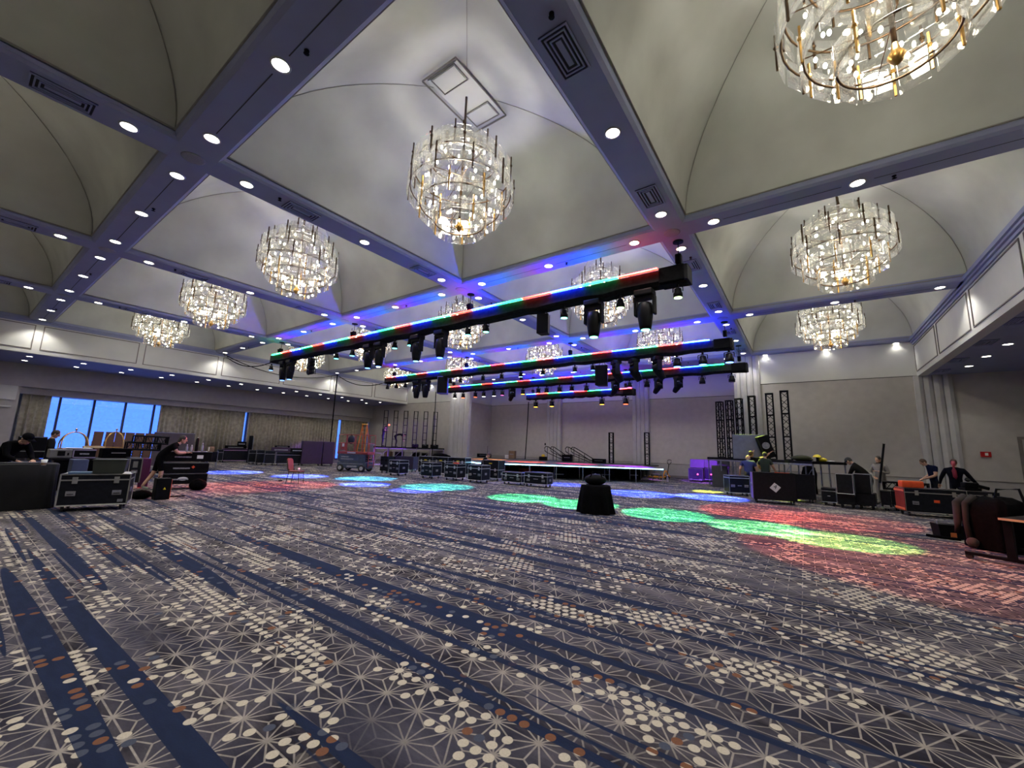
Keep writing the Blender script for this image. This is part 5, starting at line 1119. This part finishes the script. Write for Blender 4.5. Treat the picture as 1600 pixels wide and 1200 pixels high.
luggage_cart('arched brass luggage cart with a lit hoop before the stacked chairs', 163, 196, 673, -24.5, R(78))
# stacks of banquet chairs against the window
TANC = mat('tan_upholstery', (.16, .085, .05), .85, var=.12)
sproto = None
for k, u in enumerate((154, 172, 187, 202, 217, 232)):
    ptop = at_x(u, 671+.45*(u-150)*.033*6, -28.6); nst = 7
    for q in range(nst):
        z = q*.135
        lab = '%s tan chair from the floor in the %s stack by the window' % (ORD[q], names[k])
        if sproto is None: sproto = make_chair('stacked_chair', lab, 'chair', None, TANC, BLACK, False); o = sproto; o.scale = (.78, 1, 1); o.location = (-28.6+q*.02, ptop.y, z); o.rotation_euler = (0, 0, R(-96))
        else: o = dup(sproto, (-28.6+q*.02, ptop.y, z), R(-96))
        o['label'] = lab; o['group'] = 'stacked chairs, %s stack' % names[k]
# dark truss sections piled in front of the chairs
for k, (u0, u1, v, lb) in enumerate(((208, 262, 686, 'upper black truss section piled behind the leaning woman'), (196, 250, 696, 'lower black truss section piled behind the leaning woman'))):
    a, b_ = at_x(u0, v, -21.5), at_x(u1, v, -21.5); floor_truss(lb, (a.x, a.y, a.z), (b_.x, b_.y, a.z-.03), .34)
t = thing('truss_dolly', 'dark dolly under the piled truss sections', 'dolly', (-21.5, (a.y+b_.y)/2, 0), R(90)); MB().rbox((0, 0, .2), (1.9, .6, .08), .02).build('deck', BLACK, t)
zt = at_x(222, 696, -21.5).z-.18
for s_ in (-1, 1): MB().bb(s_*.7-.05, -.25, .24, s_*.7+.05, .25, zt).build('upright', BLACK, t); put(wheel_me, 'caster', t, (s_*.85, -.2, .16)); put(wheel_me, 'caster', t, (s_*.85, .2, .16))
q = at_x(146, 700, -20.); t = thing('wooden_tray', 'amber wooden tray among the gear before the stacked chairs', 'tray', (q.x, q.y, q.z), R(90)); MB().rbox((0, 0, .03), (.5, .3, .06), .01).build('tray', WOOD, t); MB().bb(-.2, -.1, .06, .2, .1, .08).build('liner', CARD, t)
MB().cyl((0, 0, -q.z), (0, 0, 0), .04, n=8).build('support_post', BLACK, t)
p_ = at_x(282, 678, -30.0); t = thing('partition_screen', 'tall plum-grey screen before the curtain behind the cart', 'screen', (-30.0, at_x(262, 700, -30.).y+.25, 0), R(90)); hP = at_x(270, 676, -30.).z; MB().rbox((0, 0, hP/2), (1.9, .05, hP), .01).build('panel', mat('plum_grey_fabric', (.075, .06, .065), .9), t); MB().bb(-.96, -.035, hP-.03, .96, .035, hP).build('top_rail', STEEL, t)
# ------------------------------------------------------------------ people
SKIN = mat('skin_tone', (.50, .29, .20), .6, var=.06); HAIRD = mat('dark_hair', (.015, .01, .008), .7); HAIRB = mat('brown_hair', (.06, .03, .015), .7)
J0 = dict(pelvis=(0, 0, .96), spine=(0, .0, 1.12), chest=(0, .0, 1.32), neck=(0, .0, 1.50), head=(0, .02, 1.58),
          shL=(-.18, 0, 1.43), elL=(-.25, -.02, 1.15), wrL=(-.25, .10, .92), shR=(.18, 0, 1.43), elR=(.25, -.02, 1.15), wrR=(.25, .10, .92),
          hipL=(-.09, 0, .92), knL=(-.11, .03, .50), anL=(-.11, -.02, .09), toL=(-.12, .15, .035), hipR=(.09, 0, .92), knR=(.11, .03, .50), anR=(.11, -.02, .09), toR=(.12, .15, .035))
RAD = dict(pelvis=(.17, .12), spine=(.155, .105), chest=(.195, .125), neck=(.06, .06), head=(.055, .055), shL=(.088, .08), elL=(.056, .056), wrL=(.036, .032), shR=(.088, .08), elR=(.056, .056), wrR=(.036, .032),
           hipL=(.095, .095), knL=(.062, .062), anL=(.042, .045), toL=(.040, .03), hipR=(.095, .095), knR=(.062, .062), anR=(.042, .045), toR=(.040, .03))
BONES = [('pelvis', 'spine', 1), ('spine', 'chest', 1), ('chest', 'neck', 1), ('neck', 'head', 0), ('chest', 'shL', 1), ('shL', 'elL', 1), ('elL', 'wrL', 0), ('chest', 'shR', 1), ('shR', 'elR', 1), ('elR', 'wrR', 0),
         ('pelvis', 'hipL', 2), ('hipL', 'knL', 2), ('knL', 'anL', 2), ('anL', 'toL', 3), ('pelvis', 'hipR', 2), ('hipR', 'knR', 2), ('knR', 'anR', 2), ('anR', 'toR', 3)]
def person(label, loc, rz, pose, top, bottom, shoe=RUBBER, hair=HAIRD, skin=SKIN, sleeves=False, shorts=False, scale=1.0, headdir=(0, 1, 0), hairlen=0., bald=False, cap=None):
    J = {k: Vector(pose.get(k, v)) for k, v in J0.items()}; keys = list(J)
    me = bpy.data.meshes.new('tmp'); me.from_pydata([J[k] for k in keys], [(keys.index(a), keys.index(b_)) for a, b_, _ in BONES], [])
    ob = bpy.data.objects.new('tmp', me); C.objects.link(ob)
    ob.modifiers.new('s', 'SKIN'); sv = me.skin_vertices[0].data if me.skin_vertices else None
    if sv is None:
        bm = bmesh.new(); bm.from_mesh(me); bm.verts.layers.skin.verify(); bm.to_mesh(me); bm.free(); sv = me.skin_vertices[0].data
    for k, v in zip(keys, sv): v.radius = RAD[k]; v.use_root = (k == 'pelvis')
    sd = ob.modifiers.new('d', 'SUBSURF'); sd.levels = 1; sd.render_levels = 1
    bpy.context.view_layer.update(); ev = ob.evaluated_get(bpy.context.evaluated_depsgraph_get()); m2 = bpy.data.meshes.new_from_object(ev)
    mb = MB(); V = [v.co.copy() for v in m2.vertices]; mats_ = [skin, top, bottom, shoe]
    for f in m2.polygons:
        c_ = f.center; best, bi = 9e9, 0
        for a, b_, mi in BONES:
            A, B = J[a], J[b_]; ab = B-A; s_ = max(0, min(1, (c_-A).dot(ab)/max(ab.length_squared, 1e-6))); d = (c_-(A+ab*s_)).length/(RAD[a][0]*(1-s_)+RAD[b_][0]*s_)
            k2 = mi
            if a in ('shL', 'shR') and not sleeves and s_ > .62: k2 = 0
            if a in ('elL', 'elR') and sleeves: k2 = 1 if s_ < .92 else 0
            if a in ('knL', 'knR') and shorts: k2 = 0
            if a in ('hipL', 'hipR') and shorts and s_ > .85: k2 = 0
            if d < best: best, bi = d, k2
        mb.f.append(tuple(f.vertices)); mb.mi.append(bi)
    mb.v = [tuple(v) for v in V]
    bpy.data.objects.remove(ob); bpy.data.meshes.remove(m2)
    # head turned along headdir, with nose, ears, jaw
    hd = Vector(headdir).normalized(); up = (Vector((0, 0, 1))-hd*hd.z).normalized(); rt = hd.cross(up); M = Matrix((rt, hd, up)).transposed()
    hc = J['head']+up*.075+hd*.012
    def hp(v): return M @ Vector(v)+hc
    h = MB(); h.sph((0, 0, 0), (.076, .096, .118), 14, 10)
    h.sph((0, .045, -.075), (.05, .05, .045), 10, 6); h.sph((0, .098, -.01), (.014, .022, .024), 8, 6)
    for s_ in (-1, 1): h.sph((s_*.077, -.005, -.01), (.012, .022, .032), 8, 6)
    mb.add([hp(v) for v in h.v], h.f, 0)
    # hands: palm, four fingers and a thumb
    for s_, e, w0 in ((-1, 'elL', 'wrL'), (1, 'elR', 'wrR')):
        d = (J[w0]-J[e]).normalized(); sd_ = d.cross(Vector((0, 0, 1)));  sd_ = sd_.normalized() if sd_.length > .1 else Vector((1, 0, 0)); nm = sd_.cross(d)
        o_ = J[w0]; HM = Matrix((sd_, d, nm)).transposed()
        hm = MB(); hm.rbox((0, .045, 0), (.078, .085, .028), .011)
        for q, (x, L_) in enumerate(((-.030, .060), (-.010, .072), (.010, .076), (.030, .066))): hm.tube([(x, .08, 0), (x*1.05, .08+L_*.55, -.006), (x*1.05, .08+L_*.9, -.03)], [.010, .009, .007], 6)
        hm.tube([(-s_*.034, .02, 0), (-s_*.060, .05, -.01), (-s_*.062, .078, -.02)], [.012, .010, .008], 6)
        mb.add([HM @ Vector(v)+o_ for v in hm.v], hm.f, 0)
    t = mb.build('person', mats_, None, True, loc, (0, 0, rz)); t.scale = (scale,)*3
    tag(t, label, 'person')
    f = MB(); f.sph((-.030, .087, .015), (.012, .008, .008), 8, 5); e1 = MB(); e1.v, e1.f, e1.mi = [hp(v) for v in f.v], f.f, f.mi; e1.build('eye', HAIRD, t, True)
    f = MB(); f.sph((.030, .087, .015), (.012, .008, .008), 8, 5); e1 = MB(); e1.v, e1.f, e1.mi = [hp(v) for v in f.v], f.f, f.mi; e1.build('eye', HAIRD, t, True)
    f = MB(); f.sph((0, .088, -.065), (.022, .010, .006), 8, 5); e1 = MB(); e1.v, e1.f, e1.mi = [hp(v) for v in f.v], f.f, f.mi; e1.build('mouth', mat('lip_tone', (.33, .13, .11), .6), t, True)
    if not bald:
        f = MB(); f.sph((0, -.016, .022), (.086, .098, .112), 14, 8)
        if hairlen: f.sph((0, -.075, -.02-hairlen*.5), (.075, .045, hairlen*.5+.07), 12, 8)
        e1 = MB(); e1.v, e1.f, e1.mi = [hp(v) for v in f.v], f.f, f.mi; e1.build('hair', hair, t, True)
    if cap:
        f = MB(); f.sph((0, -.004, .045), (.092, .108, .092), 14, 8); f.box((0, .12, .045), (.13, .10, .012))
        e1 = MB(); e1.v, e1.f, e1.mi = [hp(v) for v in f.v], f.f, f.mi; e1.build('cap', cap, t, True)
    return t
BLKT = mat('black_tshirt', (.004, .004, .005), .95, spec=.05); NAVT = mat('navy_tshirt', (.006, .009, .028), .95, spec=.05); GRNT = mat('dark_green_tshirt', (.012, .022, .010), .9); GRYT = mat('grey_knit_top', (.22, .20, .18), .9)
DKJ = mat('dark_jeans', (.008, .010, .016), .95, spec=.05); BLUT = mat('blue_tshirt', (.014, .022, .11), .9); SHOEW = mat('pale_green_trainers', (.45, .52, .40), .7)
bent = dict(spine=(0, .06, 1.10), chest=(0, .22, 1.24), neck=(0, .38, 1.32), head=(0, .46, 1.35), shL=(-.18, .30, 1.27), shR=(.18, .30, 1.27), elL=(-.22, .40, 1.02), elR=(.22, .40, 1.02), wrL=(-.14, .58, .92), wrR=(.14, .58, .92), pelvis=(0, -.06, .95), hipL=(-.09, -.06, .91), hipR=(.09, -.06, .91))
deep = dict(spine=(0, .12, 1.06), chest=(0, .34, 1.08), neck=(0, .52, 1.02), head=(0, .60, .97), shL=(-.18, .42, 1.06), shR=(.18, .42, 1.06), elL=(-.2, .5, .78), elR=(.2, .5, .78), wrL=(-.12, .62, .55), wrR=(.12, .62, .55), pelvis=(0, -.12, .95), hipL=(-.09, -.12, .91), hipR=(.09, -.12, .91))
hold = dict(elL=(-.24, .04, 1.14), elR=(.24, .04, 1.14), wrL=(-.07, .30, 1.18), wrR=(.07, .30, 1.18))
y1 = at_x(10, 690, -15.4).y
person('dark figure bent over the black draped table at the left edge', (-15.4, y1, 0), R(-60), bent, BLKT, DKJ, headdir=(0, .8, -.6), scale=1.05, sleeves=True, cap=BLKT)
y2 = at_x(80, 690, -18.6).y
person('person in dark clothes looking down at a phone before the window', (-18.6, y2, 0), R(-12), hold, mat('dark_grey_top', (.010, .010, .011), .95, spec=.05), DKJ, headdir=(0, .9, -.45), sleeves=True, scale=.97)
q = P(240, 765, z=0)
lean = dict(bent, wrR=(.16, .62, 1.12), wrL=(-.12, .60, 1.12), elR=(.24, .40, 1.10), elL=(-.22, .38, 1.10), chest=(0, .24, 1.28), neck=(0, .40, 1.40), head=(0, .46, 1.45), shL=(-.18, .30, 1.33), shR=(.18, .30, 1.33), pelvis=(0, .0, .97), hipL=(-.09, 0, .93), hipR=(.09, 0, .93), knL=(-.11, -.08, .5), anL=(-.12, -.30, .10), toL=(-.12, -.14, .035), knR=(.11, .10, .50), anR=(.11, .05, .09), toR=(.12, .22, .035))
person('woman in a black dress and pale trainers leaning over the three-tier cart', (q.x+.15, q.y-.02, 0), R(-14), lean, BLKT, BLKT, SHOEW, HAIRD, shorts=True, headdir=(.1, .95, -.25), hairlen=.12, scale=1.02)
q = P(597, 694, y=21.9)
person('figure in blue-lit overalls reaching up to the first ladder truss', (q.x, q.y, 1.42), R(-42), dict(elR=(.22, .22, 1.35), wrR=(.12, .42, 1.38), elL=(-.24, .15, 1.2), wrL=(-.12, .38, 1.2), spine=(0, .04, 1.12), chest=(0, .08, 1.32), neck=(0, .12, 1.49), head=(0, .16, 1.57)), mat('blue_lit_overall', (.015, .012, .06), .9), mat('blue_lit_trousers', (.03, .025, .12), .9), headdir=(0, .9, -.3), hairlen=.1)  # blue light on the clothes is put into their colour
q = P(621, 694, y=22.5)
person('dark figure bending down by the second ladder truss', (q.x-.2, q.y, 1.42), R(-45), deep, BLKT, BLKT, headdir=(0, .6, -.8))
q = P(777, 752, z=0)
kneel = dict(pelvis=(0, -.1, .55), hipL=(-.1, -.08, .52), hipR=(.1, -.08, .52), knL=(-.13, .25, .45), anL=(-.13, .05, .10), toL=(-.13, .22, .04), knR=(.12, .2, .08), anR=(.12, -.2, .10), toR=(.12, -.32, .06), spine=(0, .0, .75), chest=(0, .1, .93), neck=(0, .18, 1.08), head=(0, .24, 1.15), shL=(-.18, .12, 1.0), shR=(.18, .12, 1.0), elL=(-.22, .28, .80), elR=(.22, .28, .80), wrL=(-.1, .5, .78), wrR=(.1, .5, .78))
person('crouching person in dark clothes at the glowing front edge of the stage', (-14.1, 17.15, 0), R(-40), kneel, BLKT, DKJ, headdir=(0, .8, -.6), hair=HAIRB)
q = P(1172, 774, z=0)
person('bald man in a blue T-shirt seen from behind beside the small case', (q.x, q.y, 0), R(6), dict(bent, head=(0, .30, 1.40), neck=(0, .24, 1.35), chest=(0, .14, 1.22), shL=(-.20, .16, 1.28), shR=(.20, .16, 1.28), elL=(-.30, .10, 1.02), wrL=(-.32, .22, .80), elR=(.30, .14, 1.02), wrR=(.28, .3, .82)), BLUT, mat('yellowish_shorts', (.10, .09, .04), .9), bald=True, shorts=True, headdir=(0, .9, -.4), scale=1.05)
q = P(1198, 776, z=0)
person('man in a dark green T-shirt and cap seen from behind at the platform', (q.x, q.y+.2, 0), R(-8), dict(elR=(.28, .06, 1.15), wrR=(.30, .28, 1.02), elL=(-.26, .12, 1.15), wrL=(-.2, .36, 1.05)), GRNT, DKJ, cap=mat('olive_cap', (.10, .09, .03), .9), headdir=(0, .95, -.3), scale=1.02)
q = P(1178, 774, z=0)
person('man in black raising a yellow-lit arm to the tipped speaker', (q.x-.08, q.y+.62, 0), R(-20), dict(elR=(.40, .18, 1.50), wrR=(.62, .30, 1.72), elL=(-.18, .25, 1.45), wrL=(-.10, .34, 1.70)), BLKT, DKJ, hair=HAIRB, headdir=(.3, .9, .1), scale=1.04)
q = P(1352, 797, z=0)
person('man in a dark cap bending over the black stack of cases', (q.x+.25, q.y+1.3, 0), R(62), dict(bent, neck=(0, .34, 1.40), head=(0, .42, 1.44)), mat('black_brown_top', (.008, .007, .006), .95, spec=.05), DKJ, cap=mat('charcoal_cap', (.03, .032, .028), .9), headdir=(0, .7, -.7), sleeves=True, scale=1.05)
q = P(1372, 795, z=0)
person('woman in a grey top holding a long black pole', (q.x+.34, q.y+1.72, 0), R(150), dict(elL=(-.28, .05, 1.16), wrL=(-.06, .30, 1.22), elR=(.30, .0, 1.14), wrR=(.04, .30, 1.0)), GRYT, GRYT, headdir=(.25, .95, -.2), hairlen=.3, sleeves=True, scale=1.0)
a = P(1374, 748, y=q.y+1.4); b_ = P(1381, 694, y=q.y+1.5); t = thing('long_pole', 'long black pole held upright by the woman in grey', 'pole', a); MB().cyl((0, 0, -.15), b_-a, .035, n=8).build('shaft', BLACK, t); MB().cyl(b_-a, (b_-a)*1.01, .045, n=8).build('end_cap', RUBBER, t)
q = P(1448, 797, z=0)
person('man in a navy T-shirt with hands together by the right pilaster', (q.x+.55, q.y+1.5, 0), R(100), dict(hold, wrL=(-.06, .30, 1.0), wrR=(.06, .30, 1.0), spine=(0, .03, 1.12), chest=(0, .08, 1.32), neck=(0, .14, 1.48), head=(0, .20, 1.55)), NAVT, DKJ, hair=HAIRB, headdir=(0, .8, -.6), scale=1.0)
q = P(1483, 806, z=0)
tp = person('person in a dark jacket with a long crimson ponytail seen from behind', (q.x+.45, q.y+1.0, 0), R(-18), dict(elL=(-.34, .02, 1.14), wrL=(-.40, .12, .92), elR=(.36, .06, 1.14), wrR=(.48, .20, .95), shL=(-.21, 0, 1.41), shR=(.21, 0, 1.41)), mat('midnight_jacket', (.004, .0045, .009), .95, spec=.05), DKJ, hair=mat('auburn_hair', (.05, .015, .012), .7), headdir=(0, 1, -.15), sleeves=True, scale=.98)
MB().tube([(0, -.08, 1.68), (.01, -.16, 1.60), (.01, -.17, 1.40), (.02, -.15, 1.2), (.03, -.13, 1.12)], [.05, .055, .06, .05, .015], 10).build('ponytail', mat('crimson_hair', (.22, .015, .035), .7), tp, True)
# ------------------------------------------------------------------ coloured beams of the stage lights on the floor
def pool3(tr, x, g, col, power, deg):
    y, zb = TRUSS[tr]; src = Vector((x, y, zb-1.15)); lamp('stage_beam', 'SPOT', src, power*POOL_GAIN, col, None, aim(src, g), spot_size=R(deg), spot_blend=.25, shadow_soft_size=.06)
def pool(tr, x, u, v, col, power, deg, dx=0.):
    y, zb = TRUSS[tr]; g = P(u, v, z=0); src = Vector((g.x+dx if x is None else x, y, zb-1.15))
    lamp('stage_beam', 'SPOT', src, power*POOL_GAIN, col, None, aim(src, g), spot_size=R(deg), spot_blend=.25, shadow_soft_size=.06)
RD, GN, BU, CY, YW, VI = (1, .07, .05), (.05, 1, .35), (.05, .10, 1), (.05, .55, 1), (.75, 1, .08), (.30, .05, 1)
pool(0, None, 365, 738, BU, 3600, 30); pool(0, None, 470, 744, BU, 3400, 30)
pool(0, None, 440, 758, RD, 320, 42); pool(0, None, 330, 762, RD, 280, 40, -1)
pool(0, None, 570, 748, CY, 1400, 32); pool(0, None, 572, 757, BU, 3400, 24); pool(0, None, 680, 761, (.05, .9, .8), 1100, 34); pool(0, None, 650, 766, BU, 1500, 24)
pool(0, None, 815, 778, GN, 1300, 28); pool(0, None, 905, 788, GN, 1300, 28); pool(0, None, 1040, 804, GN, 1300, 28); pool(0, -2.3, 1180, 824, (.14, 1, .28), 1300, 25); pool(0, -2.3, 1300, 843, (.38, 1, .22), 1200, 23)
pool(0, -2.3, 1180, 800, RD, 620, 30); pool(0, -2.3, 1430, 875, RD, 240, 52); pool(0, -2.3, 1290, 815, RD, 560, 28)
pool(1, None, 1000, 771, BU, 4200, 32); pool(1, None, 1110, 777, BU, 4800, 32); pool(1, -3.5, 1105, 768, YW, 2600, 14); pool(1, None, 880, 757, BU, 1800, 26)
pool3(2, -3.0, P(1200, 735, y=20.6), YW, 800, 24); pool(2, None, 1110, 753, VI, 600, 30); pool3(2, -21.5, P(605, 700, y=21.5), VI, 900, 34); pool(2, None, 1000, 752, VI, 2500, 26)
for x, g, col, pw in ((-17.5, (-18, 22.6, .8), (1, .30, .03), 1500), (-14.5, (-14.5, 22.0, .8), (1, .10, .03), 1500), (-11.5, (-11.5, 23.0, .8), (1, .05, .25), 1500), (-9, (-8.8, 24.2, .8), (.6, .05, .9), 1500)): pool3(2, x, g, col, pw, 40)
